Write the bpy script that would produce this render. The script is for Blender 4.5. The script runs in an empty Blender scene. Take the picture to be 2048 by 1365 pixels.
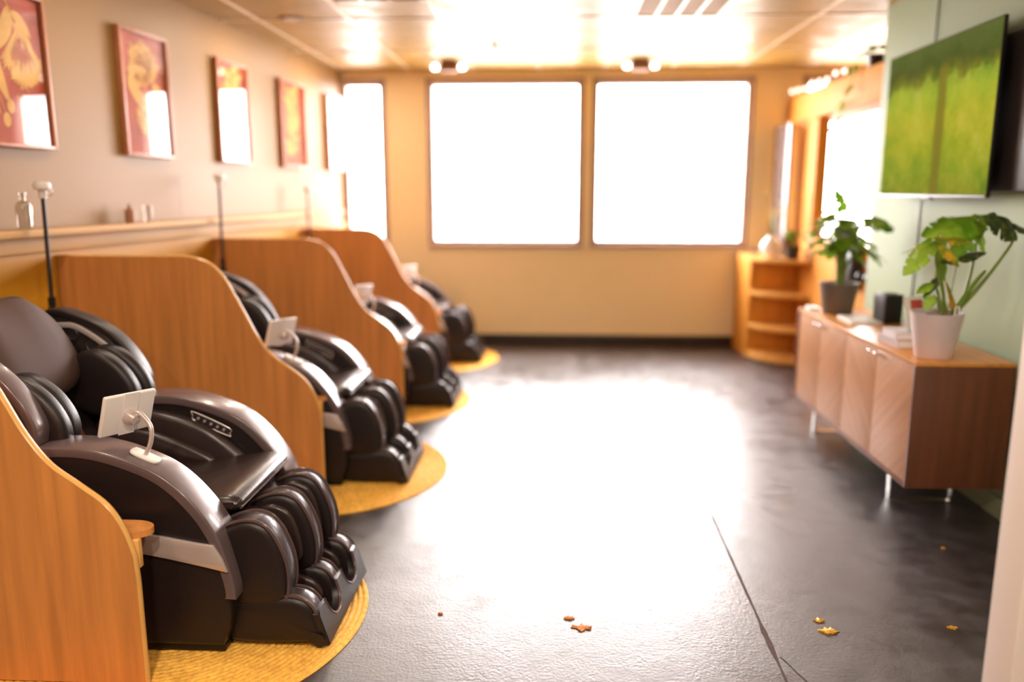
import bpy, bmesh, math, random
from mathutils import Vector, Matrix, Quaternion
from math import sin, cos, pi, radians, hypot, atan2, sqrt

random.seed(7)
C = bpy.context.scene.collection
SC = bpy.context.scene

# ------------------------------------------------------------------ camera, world, lights
CAM_H = 1.5
PITCH, YAW = radians(10.578), radians(2.861)
cam_d = bpy.data.cameras.new('camera'); cam = bpy.data.objects.new('camera', cam_d); C.objects.link(cam)
cam.location = (0, 0, CAM_H)
cam.rotation_euler = (pi/2 - PITCH, 0, YAW)
cam_d.sensor_width = 36; cam_d.lens = 28.0
cam_d.clip_start = 0.05
cam_d.dof.use_dof = True
cam_d.dof.focus_distance = 2.62
cam_d.dof.aperture_fstop = 0.68
SC.camera = cam

WORLD_STRENGTH = 36.0
w = bpy.data.worlds.new('sky'); SC.world = w; w.use_nodes = True
bg = w.node_tree.nodes['Background']
bg.inputs['Color'].default_value = (1.0, 0.93, 0.92, 1); bg.inputs['Strength'].default_value = WORLD_STRENGTH

SC.view_settings.view_transform = 'Standard'
SC.view_settings.look = 'None'
SC.view_settings.gamma = 1
SC.view_settings.use_curve_mapping = False
SC.view_settings.exposure = 0.0
try:
    SC.cycles.max_bounces = 10; SC.cycles.diffuse_bounces = 6; SC.cycles.glossy_bounces = 5
    SC.cycles.transparent_max_bounces = 12
    SC.cycles.sample_clamp_indirect = 8
    SC.cycles.use_denoising = True
except Exception: pass

def area(name, loc, sx, sy, power, color, direction=(0, 0, -1), portal=False):
    L = bpy.data.lights.new(name, 'AREA'); L.shape = 'RECTANGLE'; L.size = sx; L.size_y = sy
    L.energy = power; L.color = color
    if portal: L.cycles.is_portal = True
    o = bpy.data.objects.new(name, L); C.objects.link(o); o.location = loc
    o.rotation_euler = Vector(direction).to_track_quat('-Z', 'Y').to_euler()
    return o

BACK = 7.88          # back wall
CEIL = 2.65
WIN = [(-2.03, -1.64), (-1.19, 0.27), (0.40, 1.86), (2.36, 3.75)]
for a, b in WIN:
    area('daylight_portal', ((a+b)/2, BACK+.12, 1.77), b-a, 1.54, 1, (1, 1, 1), (0, -1, 0), True)

# ------------------------------------------------------------------ materials
def srgb(r, g, b):
    f = lambda c: ((c/255)/12.92 if c/255 <= .04045 else ((c/255+.055)/1.055)**2.4)
    return (f(r), f(g), f(b), 1)

def nodes(m):
    m.use_nodes = True
    return m.node_tree.nodes, m.node_tree.links, m.node_tree.nodes['Principled BSDF']

def mat(name, col, rough=.5, metal=0, var=0.0, vscale=6, bump=0, bscale=80, spec=.5, coat=0, stretch=(1, 1, 1), rvar=0, sheen=0, detail=4):
    m = bpy.data.materials.new(name); N, L, P = nodes(m)
    P.inputs['Base Color'].default_value = col; P.inputs['Roughness'].default_value = rough
    P.inputs['Metallic'].default_value = metal
    P.inputs['Specular IOR Level'].default_value = spec
    P.inputs['Coat Weight'].default_value = coat; P.inputs['Coat Roughness'].default_value = .08
    tc = N.new('ShaderNodeTexCoord'); mp = N.new('ShaderNodeMapping'); mp.inputs['Scale'].default_value = stretch
    L.new(tc.outputs['Object'], mp.inputs['Vector'])
    nz = N.new('ShaderNodeTexNoise'); nz.inputs['Scale'].default_value = vscale; nz.inputs['Detail'].default_value = detail
    L.new(mp.outputs[0], nz.inputs['Vector'])
    if var:
        cr = N.new('ShaderNodeValToRGB')
        cr.color_ramp.elements[0].position = .3; cr.color_ramp.elements[1].position = .7
        cr.color_ramp.elements[0].color = tuple(c*(1-var) for c in col[:3])+(1,)
        cr.color_ramp.elements[1].color = tuple(min(1, c*(1+var)) for c in col[:3])+(1,)
        L.new(nz.outputs['Fac'], cr.inputs[0]); L.new(cr.outputs[0], P.inputs['Base Color'])
    if rvar:
        mr = N.new('ShaderNodeMapRange'); mr.inputs[3].default_value = max(0, rough-rvar); mr.inputs[4].default_value = rough+rvar
        mr.inputs[1].default_value = .3; mr.inputs[2].default_value = .7
        L.new(nz.outputs['Fac'], mr.inputs[0]); L.new(mr.outputs[0], P.inputs['Roughness'])
    if bump:
        n2 = N.new('ShaderNodeTexNoise'); n2.inputs['Scale'].default_value = bscale; n2.inputs['Detail'].default_value = 3
        L.new(mp.outputs[0], n2.inputs['Vector'])
        b = N.new('ShaderNodeBump'); b.inputs['Strength'].default_value = bump; b.inputs['Distance'].default_value = .002
        L.new(n2.outputs['Fac'], b.inputs['Height']); L.new(b.outputs[0], P.inputs['Normal'])
    return m

def emis(name, col, s):
    m = bpy.data.materials.new(name); N, L, P = nodes(m)
    P.inputs['Base Color'].default_value = col; P.inputs['Emission Color'].default_value = col
    P.inputs['Emission Strength'].default_value = s
    return m

def glass(name, tint=(1, 1, 1, 1), gloss=.08, rough=.01):
    m = bpy.data.materials.new(name); m.use_nodes = True; N = m.node_tree.nodes; L = m.node_tree.links
    N.remove(N['Principled BSDF'])
    t = N.new('ShaderNodeBsdfTransparent'); t.inputs[0].default_value = tint
    g = N.new('ShaderNodeBsdfGlossy'); g.inputs['Roughness'].default_value = rough
    fr = N.new('ShaderNodeFresnel'); fr.inputs[0].default_value = 1.5
    ge = N.new('ShaderNodeNewGeometry'); io = N.new('ShaderNodeMapRange')
    io.inputs[3].default_value = 1.5; io.inputs[4].default_value = 1/1.5
    L.new(ge.outputs['Backfacing'], io.inputs[0]); L.new(io.outputs[0], fr.inputs[0])
    mx = N.new('ShaderNodeMixShader'); ad = N.new('ShaderNodeMath'); ad.operation = 'MULTIPLY_ADD'
    ad.inputs[1].default_value = 1.0; ad.inputs[2].default_value = gloss
    L.new(fr.outputs[0], ad.inputs[0]); L.new(ad.outputs[0], mx.inputs[0])
    L.new(t.outputs[0], mx.inputs[1]); L.new(g.outputs[0], mx.inputs[2])
    L.new(mx.outputs[0], N['Material Output'].inputs[0])
    return m

M = {}
M['wall'] = mat('wall_paint', srgb(144, 108, 60), .5, var=.02, vscale=1.2, bump=.12, bscale=60, spec=.3)
M['backwall'] = mat('back_wall_paint', srgb(244, 224, 182), .55, var=.03, vscale=1, bump=.1, bscale=60)
M['wainscot'] = mat('wainscot_paint', srgb(206, 146, 38), .5, spec=.3, var=.03, vscale=1.5, bump=.06)
M['green'] = mat('green_wall_paint', srgb(150, 164, 132), .6, var=.02, vscale=1, bump=.08, bscale=70, spec=.25)
M['white'] = mat('white_wall_paint', srgb(236, 222, 214), .5, bump=.05)
M['ceil'] = mat('ceiling_tile', srgb(156, 124, 62), .40, var=.12, vscale=5, bump=.35, bscale=25, spec=.3, rvar=.1)
M['grid'] = mat('ceiling_grid_paint', srgb(240, 225, 200), .3)
M['bloom_frame'] = mat('bloom_lightened_bronze', srgb(170, 145, 138), .4)  # dark bronze frames, window bloom painted into a lighter, pinker colour
M['veneer'] = mat('orange_wood_veneer', srgb(206, 136, 72), .5, var=.16, vscale=5, stretch=(6, 6, .35), bump=.05, bscale=30, detail=6)
M['edge'] = mat('pale_wood_edge', srgb(226, 172, 98), .22, var=.08, vscale=8)
M['booth'] = mat('amber_booth_wood', srgb(206, 140, 58), .6, var=.12, vscale=4, stretch=(5, 5, .4), spec=.15)
M['ledgewood'] = mat('ledge_wood', srgb(186, 138, 66), .55, spec=.3, var=.1, vscale=5, stretch=(4, .3, 4))
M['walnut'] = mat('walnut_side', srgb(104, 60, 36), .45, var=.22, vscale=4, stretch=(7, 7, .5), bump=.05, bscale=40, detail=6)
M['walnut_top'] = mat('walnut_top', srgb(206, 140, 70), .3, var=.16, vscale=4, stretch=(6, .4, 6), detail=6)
M['chrome'] = mat('chrome', (.8, .78, .76, 1), .15, metal=1)
M['leather'] = mat('dark_brown_leather', srgb(31, 22, 23), .40, var=.1, vscale=8, bump=.18, bscale=260, spec=.45)
M['leather_soft'] = mat('soft_brown_leather', srgb(50, 36, 35), .3, var=.12, vscale=5, bump=.5, bscale=22, spec=.6)
M['leather_grey'] = mat('grey_brown_pillow_leather', srgb(78, 56, 49), .7, spec=.3, var=.07, vscale=5, bump=.25, bscale=18)
M['shell'] = mat('dark_shell_plastic', srgb(30, 21, 21), .55, bump=.1, bscale=300)
M['trim'] = mat('satin_brown_trim', srgb(98, 82, 84), .27, var=.04, spec=.7, coat=.3)
M['pipe'] = mat('piping_leather', srgb(84, 66, 66), .25, spec=.6)
M['silver'] = mat('brushed_silver_plastic', srgb(212, 198, 194), .32, metal=.5)
M['redbrown'] = mat('red_brown_cloth', srgb(120, 56, 30), .7, var=.15, vscale=12)
M['black'] = mat('black_plastic', srgb(22, 18, 18), .35)
M['dkgrey'] = mat('charcoal_plastic', srgb(46, 38, 38), .4)
M['whitep'] = mat('white_plastic', srgb(232, 224, 222), .35)
M['jute'] = mat('jute_braid', srgb(242, 176, 74), .8, var=.28, vscale=60, bump=.6, bscale=220, sheen=.2)
M['soil'] = mat('potting_soil', srgb(60, 40, 28), .95, var=.4, vscale=60, bump=1, bscale=60)
M['potwhite'] = mat('white_pot', srgb(222, 208, 210), .42, var=.01)
M['potgrey'] = mat('grey_pot', srgb(104, 92, 84), .6, var=.05)
M['stem'] = mat('green_stem', srgb(118, 138, 44), .45, var=.15, vscale=15)
M['paper'] = mat('white_paper', srgb(240, 234, 230), .6)
M['greybook'] = mat('grey_book_cover', srgb(190, 180, 184), .5)
M['redprint'] = mat('red_print', srgb(190, 70, 60), .5)
M['artred'] = mat('rust_red_print', srgb(176, 62, 28), .6, var=.14, vscale=3, stretch=(1, 1, 3))
M['artyellow'] = mat('pale_yellow_print', srgb(226, 176, 84), .6, var=.08, vscale=12)
M['framewood'] = mat('brown_frame_wood', srgb(176, 112, 74), .4, var=.15, vscale=10, stretch=(3, 3, .6))
M['vent_dark'] = mat('vent_filter_brown', srgb(150, 108, 60), .7)
M['glass'] = glass('window_glass', gloss=0)
M['artglass'] = glass('picture_glass', gloss=0)
M['bottle'] = glass('bottle_glass', tint=(.93, .92, .9, 1), gloss=.06)
M['lamp'] = emis('lamp_glow', (1, .93, .82, 1), 9)
M['bulb'] = emis('small_bulb_glow', (1, .93, .82, 1), 2.5)
M['gold'] = mat('gold_foil', srgb(235, 180, 70), .3, metal=.7)
M['orangeleaf'] = mat('dried_orange_petal', srgb(214, 130, 62), .7)
M['brownbox'] = mat('brown_box', srgb(150, 104, 78), .5)
M['yellowflower'] = mat('yellow_petal', srgb(236, 206, 90), .6)

def leafmat(name, c1, c2, scale=7, thr=.5):
    m = bpy.data.materials.new(name); N, L, P = nodes(m)
    tc = N.new('ShaderNodeTexCoord'); nz = N.new('ShaderNodeTexNoise'); nz.inputs['Scale'].default_value = scale; nz.inputs['Detail'].default_value = 5
    L.new(tc.outputs['Object'], nz.inputs['Vector'])
    cr = N.new('ShaderNodeValToRGB'); cr.color_ramp.elements[0].position = thr-.08; cr.color_ramp.elements[1].position = thr+.08
    cr.color_ramp.elements[0].color = c1; cr.color_ramp.elements[1].color = c2
    L.new(nz.outputs['Fac'], cr.inputs[0]); L.new(cr.outputs[0], P.inputs['Base Color'])
    P.inputs['Roughness'].default_value = .33
    tr = N.new('ShaderNodeBsdfTranslucent'); L.new(cr.outputs[0], tr.inputs[0])
    mx = N.new('ShaderNodeMixShader'); mx.inputs[0].default_value = .35
    L.new(P.outputs[0], mx.inputs[1]); L.new(tr.outputs[0], mx.inputs[2]); L.new(mx.outputs[0], N['Material Output'].inputs[0])
    return m
M['leaf'] = leafmat('bright_monstera_leaf', srgb(84, 126, 22), srgb(136, 164, 46))
M['leafdark'] = leafmat('dark_variegated_leaf', srgb(50, 66, 30), srgb(96, 104, 44), 22, .6)
M['leafyellow'] = leafmat('yellowing_leaf', srgb(206, 160, 40), srgb(120, 140, 40), 18, .5)

# polished dark concrete floor
def floor_mat():
    m = bpy.data.materials.new('polished_dark_concrete'); N, L, P = nodes(m)
    tc = N.new('ShaderNodeTexCoord')
    def noise(s, d, v=None):
        n = N.new('ShaderNodeTexNoise'); n.inputs['Scale'].default_value = s; n.inputs['Detail'].default_value = d
        L.new(tc.outputs['Object'], n.inputs['Vector']); return n
    a = noise(1.3, 8); b = noise(9, 10); c = noise(90, 4)
    cr = N.new('ShaderNodeValToRGB'); cr.color_ramp.elements[0].position = .35; cr.color_ramp.elements[1].position = .7
    cr.color_ramp.elements[0].color = srgb(38, 31, 32); cr.color_ramp.elements[1].color = srgb(64, 54, 55)
    mx = N.new('ShaderNodeMath'); mx.operation = 'MULTIPLY_ADD'; mx.inputs[1].default_value = .5
    h = N.new('ShaderNodeMath'); h.operation = 'MULTIPLY'; h.inputs[1].default_value = .5
    L.new(b.outputs['Fac'], h.inputs[0]); L.new(a.outputs['Fac'], mx.inputs[0]); L.new(h.outputs[0], mx.inputs[2])
    L.new(mx.outputs[0], cr.inputs[0]); L.new(cr.outputs[0], P.inputs['Base Color'])
    mr = N.new('ShaderNodeMapRange'); mr.inputs[1].default_value = .35; mr.inputs[2].default_value = .65
    mr.inputs[3].default_value = .28; mr.inputs[4].default_value = .50
    L.new(mx.outputs[0], mr.inputs[0]); L.new(mr.outputs[0], P.inputs['Roughness'])
    P.inputs['Specular IOR Level'].default_value = .9; P.inputs['IOR'].default_value = 1.7
    bp = N.new('ShaderNodeBump'); bp.inputs['Strength'].default_value = .35; bp.inputs['Distance'].default_value = .003
    c2 = noise(28, 8); cm = N.new('ShaderNodeMath'); cm.operation = 'MULTIPLY_ADD'; cm.inputs[1].default_value = .7; L.new(c2.outputs['Fac'], cm.inputs[0]); L.new(c.outputs['Fac'], cm.inputs[2])
    L.new(cm.outputs[0], bp.inputs['Height']); L.new(bp.outputs[0], P.inputs['Normal'])
    return m
M['floor'] = floor_mat()

# chevron wood for the cabinet doors (grain runs diagonally, mirrored door to door)
def chevron(name, s):
    m = bpy.data.materials.new(name); N, L, P = nodes(m)
    tc = N.new('ShaderNodeTexCoord'); mp = N.new('ShaderNodeMapping')
    mp.inputs['Rotation'].default_value = (radians(50*s), 0, 0); 
    m2 = N.new('ShaderNodeMapping'); m2.inputs['Scale'].default_value = (1, 14, .6)
    L.new(tc.outputs['Object'], mp.inputs['Vector']); L.new(mp.outputs[0], m2.inputs['Vector'])
    nz = N.new('ShaderNodeTexNoise'); nz.inputs['Scale'].default_value = 2.2; nz.inputs['Detail'].default_value = 5
    L.new(m2.outputs[0], nz.inputs['Vector'])
    cr = N.new('ShaderNodeValToRGB'); cr.color_ramp.elements[0].position = .3; cr.color_ramp.elements[1].position = .72
    cr.color_ramp.elements[0].color = srgb(160, 108, 64); cr.color_ramp.elements[1].color = srgb(184, 130, 80)
    L.new(nz.outputs['Fac'], cr.inputs[0]); L.new(cr.outputs[0], P.inputs['Base Color'])
    P.inputs['Roughness'].default_value = .42
    return m
M['chev_a'] = chevron('chevron_veneer_rising', 1); M['chev_b'] = chevron('chevron_veneer_falling', -1)

# television picture: a green park with a tree trunk
def tv_mat():
    m = bpy.data.materials.new('television_picture'); N, L, P = nodes(m)
    tc = N.new('ShaderNodeTexCoord'); sp = N.new('ShaderNodeSeparateXYZ'); L.new(tc.outputs['Generated'], sp.inputs[0])
    def rampf(src, els):
        r = N.new('ShaderNodeValToRGB'); e = r.color_ramp.elements
        while len(e) < len(els): e.new(.5)
        for k, (p, c) in enumerate(els): e[k].position = p; e[k].color = c
        L.new(src, r.inputs[0]); return r
    nz = N.new('ShaderNodeTexNoise'); nz.inputs['Scale'].default_value = 5; nz.inputs['Detail'].default_value = 10; nz.inputs['Roughness'].default_value = .72
    mp = N.new('ShaderNodeMapping'); mp.inputs['Scale'].default_value = (1, 1.3, .8); L.new(tc.outputs['Generated'], mp.inputs[0]); L.new(mp.outputs[0], nz.inputs['Vector'])
    ma = N.new('ShaderNodeMath'); ma.operation = 'MULTIPLY_ADD'; ma.inputs[1].default_value = .34; L.new(nz.outputs['Fac'], ma.inputs[0])
    sub = N.new('ShaderNodeMath'); sub.operation = 'SUBTRACT'; sub.inputs[1].default_value = .17; L.new(sp.outputs[2], sub.inputs[0]); L.new(sub.outputs[0], ma.inputs[2])
    g = rampf(ma.outputs[0], [(0, srgb(60, 92, 20)), (.16, srgb(84, 128, 26)), (.3, srgb(150, 156, 30)), (.5, srgb(178, 172, 44)), (.66, srgb(150, 178, 50)), (.735, srgb(120, 150, 50)), (.77, srgb(52, 70, 26)), (.82, srgb(60, 66, 30)), (.87, srgb(72, 84, 36)), (1, srgb(86, 96, 46))])
    # trunk at 44% from the far side
    tw = N.new('ShaderNodeMath'); tw.operation = 'MULTIPLY_ADD'; tw.inputs[1].default_value = .03; tw.inputs[2].default_value = .026; L.new(nz.outputs['Fac'], tw.inputs[0])
    dx = N.new('ShaderNodeMath'); dx.operation = 'SUBTRACT'; dx.inputs[1].default_value = .43; L.new(sp.outputs[1], dx.inputs[0])
    ab = N.new('ShaderNodeMath'); ab.operation = 'ABSOLUTE'; L.new(dx.outputs[0], ab.inputs[0])
    df = N.new('ShaderNodeMath'); df.operation = 'SUBTRACT'; L.new(tw.outputs[0], df.inputs[0]); L.new(ab.outputs[0], df.inputs[1])
    st = N.new('ShaderNodeMapRange'); st.inputs[1].default_value = -.012; st.inputs[2].default_value = .012; L.new(df.outputs[0], st.inputs[0])
    lim = N.new('ShaderNodeMath'); lim.operation = 'LESS_THAN'; lim.inputs[1].default_value = .82; L.new(sp.outputs[2], lim.inputs[0])
    f = N.new('ShaderNodeMath'); f.operation = 'MULTIPLY'; L.new(st.outputs[0], f.inputs[0]); L.new(lim.outputs[0], f.inputs[1])
    n3 = N.new('ShaderNodeTexNoise'); n3.inputs['Scale'].default_value = 3.2; n3.inputs['Detail'].default_value = 12; n3.inputs['Roughness'].default_value = .8
    m3 = N.new('ShaderNodeMapping'); m3.inputs['Location'].default_value = (3, 1, 2); m3.inputs['Scale'].default_value = (1, 1.5, 1); L.new(tc.outputs['Generated'], m3.inputs[0]); L.new(m3.outputs[0], n3.inputs['Vector'])
    hue = rampf(n3.outputs['Fac'], [(.3, srgb(60, 120, 26)), (.45, srgb(150, 160, 40)), (.56, srgb(196, 180, 50)), (.7, srgb(214, 206, 110))])
    lowf = N.new('ShaderNodeMapRange'); lowf.inputs[1].default_value = .86; lowf.inputs[2].default_value = .72; lowf.inputs[3].default_value = .06; lowf.inputs[4].default_value = .5; L.new(ma.outputs[0], lowf.inputs[0])
    mh = N.new('ShaderNodeMixRGB'); L.new(lowf.outputs[0], mh.inputs[0]); L.new(g.outputs[0], mh.inputs[1]); L.new(hue.outputs[0], mh.inputs[2])
    fm = N.new('ShaderNodeMath'); fm.operation = 'MULTIPLY'; fm.inputs[1].default_value = .85; L.new(f.outputs[0], fm.inputs[0])
    mx = N.new('ShaderNodeMixRGB'); mx.inputs[2].default_value = srgb(128, 112, 34); L.new(fm.outputs[0], mx.inputs[0]); L.new(mh.outputs[0], mx.inputs[1])
    P.inputs['Base Color'].default_value = (.01, .01, .01, 1); P.inputs['Roughness'].default_value = .12; P.inputs['Specular IOR Level'].default_value = .0
    L.new(mx.outputs[0], P.inputs['Emission Color']); P.inputs['Emission Strength'].default_value = 1.0
    P.inputs['IOR'].default_value = 1.04
    return m
M['tv'] = tv_mat()

# ------------------------------------------------------------------ object helpers
def tag(o, label=None, cat=None, group=None, kind=None):
    if label: o['label'] = label
    if cat: o['category'] = cat
    if group: o['group'] = group
    if kind: o['kind'] = kind
    return o

def thing(name, label, cat, loc=(0, 0, 0), rz=0, group=None):
    o = bpy.data.objects.new(name, None); C.objects.link(o); o.location = loc; o.rotation_euler = (0, 0, rz)
    o.empty_display_size = .1
    return tag(o, label, cat, group)

def copy_tree(o, parent=None):
    c = o.copy(); C.objects.link(c); c.parent = parent
    for ch in list(o.children): copy_tree(ch, c)
    return c

class MB:
    def __init__(s): s.v = []; s.f = []
    def add(s, vs, fs):
        n = len(s.v); s.v += [tuple(v) for v in vs]; s.f += [tuple(i+n for i in f) for f in fs]; return s
    def box(s, x0, x1, y0, y1, z0, z1, b=0):
        bm = bmesh.new()
        bmesh.ops.create_cube(bm, size=1)
        for v in bm.verts:
            v.co = Vector(((x0+x1)/2+v.co.x*(x1-x0), (y0+y1)/2+v.co.y*(y1-y0), (z0+z1)/2+v.co.z*(z1-z0)))
        if b: bmesh.ops.bevel(bm, geom=bm.edges[:], offset=b, segments=3, affect='EDGES', profile=.5)
        bm.verts.index_update()
        s.add([v.co for v in bm.verts], [[v.index for v in f.verts] for f in bm.faces]); bm.free(); return s
    def xf(s, m):
        s.v = [tuple(m @ Vector(v)) for v in s.v]; return s
    def tube(s, pts, r, seg=12, cap=True):
        pts = [Vector(p) for p in pts]; n = len(pts); R = r if callable(r) else (lambda t: r)
        rings = []; up = None
        for i, p in enumerate(pts):
            d = (pts[min(i+1, n-1)]-pts[max(i-1, 0)]).normalized()
            if up is None: up = Vector((0, 0, 1)) if abs(d.z) < .9 else Vector((1, 0, 0))
            a = d.cross(up).normalized(); up = a.cross(d).normalized()
            rr = R(i/(n-1))
            rings.append([p+(a*cos(2*pi*k/seg)+up*sin(2*pi*k/seg))*rr for k in range(seg)])
        vs = [v for rg in rings for v in rg]; fs = []
        for i in range(n-1):
            for k in range(seg):
                a = i*seg+k; b = i*seg+(k+1) % seg
                fs.append((a, b, b+seg, a+seg))
        if cap: fs.append(tuple(range(seg))[::-1]); fs.append(tuple((n-1)*seg+k for k in range(seg)))
        return s.add(vs, fs)
    def lathe(s, prof, seg=32, c=(0, 0, 0)):
        n = len(prof); vs = []
        for (r, z) in prof:
            for k in range(seg):
                a = 2*pi*k/seg; vs.append((c[0]+r*cos(a), c[1]+r*sin(a), c[2]+z))
        fs = []
        for i in range(n-1):
            for k in range(seg):
                a = i*seg+k; b = i*seg+(k+1) % seg; fs.append((a, b, b+seg, a+seg))
        if prof[0][0] > 1e-4: fs.append(tuple(range(seg))[::-1])
        if prof[-1][0] > 1e-4: fs.append(tuple((n-1)*seg+k for k in range(seg)))
        return s.add(vs, fs)
    def slab(s, prof, y0, y1, r=.01, puff=0, m=4, caprings=3, floor0=None, strip=False):
        """closed XZ outline made into a solid between y0 and y1 with rounded rims and domed sides"""
        P = [Vector((p[0], p[1])) for p in prof]; n = len(P)
        if strip: caprings = 0
        A = sum(P[i].x*P[(i+1) % n].y-P[(i+1) % n].x*P[i].y for i in range(n))
        if A < 0: P.reverse()
        nr = []
        for i in range(n):
            t = (P[(i+1) % n]-P[i-1]); t = t.normalized() if t.length > 1e-9 else Vector((1, 0))
            nr.append(Vector((-t.y, t.x)))
        c = sum(P, Vector((0, 0)))/n
        r = min(r, abs(y1-y0)/2*.98)
        half = []
        for k in range(m+1):
            a = k/m*pi/2; half.append((r*(1-sin(a)), r*(1-cos(a))))
        rings = []
        base = [P[i]+nr[i]*r for i in range(n)]
        for k in range(caprings, 0, -1):
            q = 1-k/(caprings+1)
            rings.append(([c+(b-c)*q for b in base], y0-puff*(1-q*q)))
        for ins, dy in half: rings.append(([P[i]+nr[i]*ins for i in range(n)], y0+dy))
        for ins, dy in reversed(half): rings.append(([P[i]+nr[i]*ins for i in range(n)], y1-dy))
        for k in range(1, caprings+1):
            q = 1-k/(caprings+1)
            rings.append(([c+(b-c)*q for b in base], y1+puff*(1-q*q)))
        vs = []
        for pts, y in rings: vs += [(p.x, y, p.y) for p in pts]
        fs = []
        for j in range(len(rings)-1):
            for i in range(n):
                a = j*n+i; b = j*n+(i+1) % n; fs.append((a, b, b+n, a+n))
        if floor0 is not None: vs = [(v[0], v[1], max(floor0, v[2])) for v in vs]
        if strip:
            L = (len(rings)-1)*n
            for i in range(n//2-1):
                fs.append((i, i+1, n-2-i, n-1-i)); fs.append((L+i, L+n-1-i, L+n-2-i, L+i+1))
            return s.add(vs, fs)
        k0 = len(vs); vs.append((c.x, y0-puff, c.y)); k1 = len(vs); vs.append((c.x, y1+puff, c.y))
        L = (len(rings)-1)*n
        for i in range(n):
            fs.append((k0, (i+1) % n, i)); fs.append((k1, L+i, L+(i+1) % n))
        return s.add(vs, fs)
    def build(s, name, m, parent=None, smooth=True, ang=38, loc=None, rot=None):
        me = bpy.data.meshes.new(name); me.from_pydata(s.v, [], s.f); me.validate()
        bm = bmesh.new(); bm.from_mesh(me); bmesh.ops.recalc_face_normals(bm, faces=bm.faces[:]); bm.to_mesh(me); bm.free()
        if isinstance(m, (list, tuple)):
            for q in m: me.materials.append(q)
        else: me.materials.append(m)
        if smooth: me.shade_smooth(); me.set_sharp_from_angle(angle=radians(ang))
        o = bpy.data.objects.new(name, me); C.objects.link(o)
        if parent: o.parent = parent
        if loc: o.location = loc
        if rot: o.rotation_euler = rot
        return o

def crv(pts, n=6, closed=True):
    """Catmull-Rom through 2D or 3D points"""
    P = [Vector(p) for p in pts]; N = len(P); out = []
    rng = N if closed else N-1
    for i in range(rng):
        g = (lambda k: P[k % N]) if closed else (lambda k: P[max(0, min(N-1, k))])
        a, b, c, d = g(i-1), g(i), g(i+1), g(i+2)
        for k in range(n):
            t = k/n
            out.append(.5*((2*b)+(c-a)*t+(2*a-5*b+4*c-d)*t*t+(3*b-a-3*c+d)*t*t*t))
    if not closed: out.append(P[-1])
    return out

def band(path, th):
    """closed outline: a path thickened to one side (inwards) by th"""
    P = [Vector(p) for p in path]; n = len(P); inn = []
    for i in range(n):
        t = (P[min(i+1, n-1)]-P[max(i-1, 0)]).normalized()
        inn.append(P[i]+Vector((t.y, -t.x))*th)
    return list(P)+inn[::-1]

def structure(name, mb, m, parent=None, **k):
    o = mb.build(name, m, parent, **k)
    if parent is None: o['kind'] = 'structure'
    return o

# ------------------------------------------------------------------ room shell
YB = -3.2; XR = 5.0
structure('floor', MB().box(-3.6, XR, YB, BACK+.2, -.1, 0), M['floor'], smooth=False)
structure('ceiling', MB().box(-3.6, XR, YB, BACK+.2, CEIL, CEIL+.1), M['ceil'], smooth=False)
# back wall with four openings
mb = MB(); z0, z1 = 1.0, 2.54
mb.box(-3.4, XR, BACK, BACK+.2, 0, z0); mb.box(-3.4, XR, BACK, BACK+.2, z1, CEIL)
xs = [-3.4] + [x for a, b in WIN for x in (a, b)] + [XR]
for i in range(0, len(xs), 2): mb.box(xs[i], xs[i+1], BACK, BACK+.2, z0, z1)
structure('wall_back', mb, M['backwall'], smooth=False)
for i, (a, b) in enumerate(WIN):
    t = bpy.data.objects.new('window_%d' % (i+1), None); C.objects.link(t); t.location = ((a+b)/2, BACK, z0); t['kind'] = 'structure'
    f = MB(); hw = (b-a)/2; H_ = z1-z0; fr = .035
    f.box(-hw, -hw+fr, .02, .12, 0, H_); f.box(hw-fr, hw, .02, .12, 0, H_)
    f.box(-hw+fr, hw-fr, .02, .12, 0, fr); f.box(-hw+fr, hw-fr, .02, .12, H_-fr, H_)
    f.build('window_frame', M['bloom_frame'], t, smooth=False)
    MB().box(-hw+fr, hw-fr, .065, .071, fr, H_-fr).build('window_pane', M['glass'], t, smooth=False)
    s = MB().box(-hw-.03, hw+.03, -.03, .018, -.03, -.001, .004)
    s.box(-hw-.03, -hw-.001, -.012, .0, -.0, H_+.03); s.box(hw+.001, hw+.03, -.012, .0, 0, H_+.03); s.box(-hw-.03, hw+.03, -.012, 0, H_+.002, H_+.03)
    s.build('window_casing', M['bloom_frame'], t, smooth=False)
structure('baseboard_back', MB().box(-2.1, 2.15, BACK-.015, BACK-.001, .001, .1, .003), M['dkgrey'])

# left wall turned a little off the room axis: local x = out of the wall, local y = along it
TH = -math.atan(.092)
def lw(o): o.location = (-2.05, BACK, 0); o.rotation_euler = (0, 0, TH); return o
lw(structure('wall_left', MB().box(-.15, 0, -11.2, .02, 0, CEIL), M['wall'], smooth=False))
mb = MB().box(.001, .02, -11, -.02, 0, 1.22)
lw(structure('trim_1', mb, M['wainscot'], smooth=False))
structure('wall_rear', MB().box(-3.6, XR, YB, YB+.1, 0, CEIL), M['wall'], smooth=False)
structure('wall_far_right', MB().box(XR-.1, XR, YB+.1, BACK, 0, CEIL), M['backwall'], smooth=False)
# green television wall (ends short of the back wall)
mb = MB().box(2.1, 2.32, 1.2, 5.42, 0, CEIL)
structure('wall_right', mb, M['green'], smooth=False)
structure('trim_2', MB().box(2.094, 2.0999, 4.72, 4.726, 0, CEIL), M['dkgrey'], smooth=False)
structure('baseboard_right', MB().box(2.085, 2.0995, 2.1, 5.41, .001, .1, .003), M['green'])
# near white wall end at the right edge
structure('wall_front_right', MB().box(1.118, 2.6, 1.8, 1.92, 0, CEIL, .004), M['white'])

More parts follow.
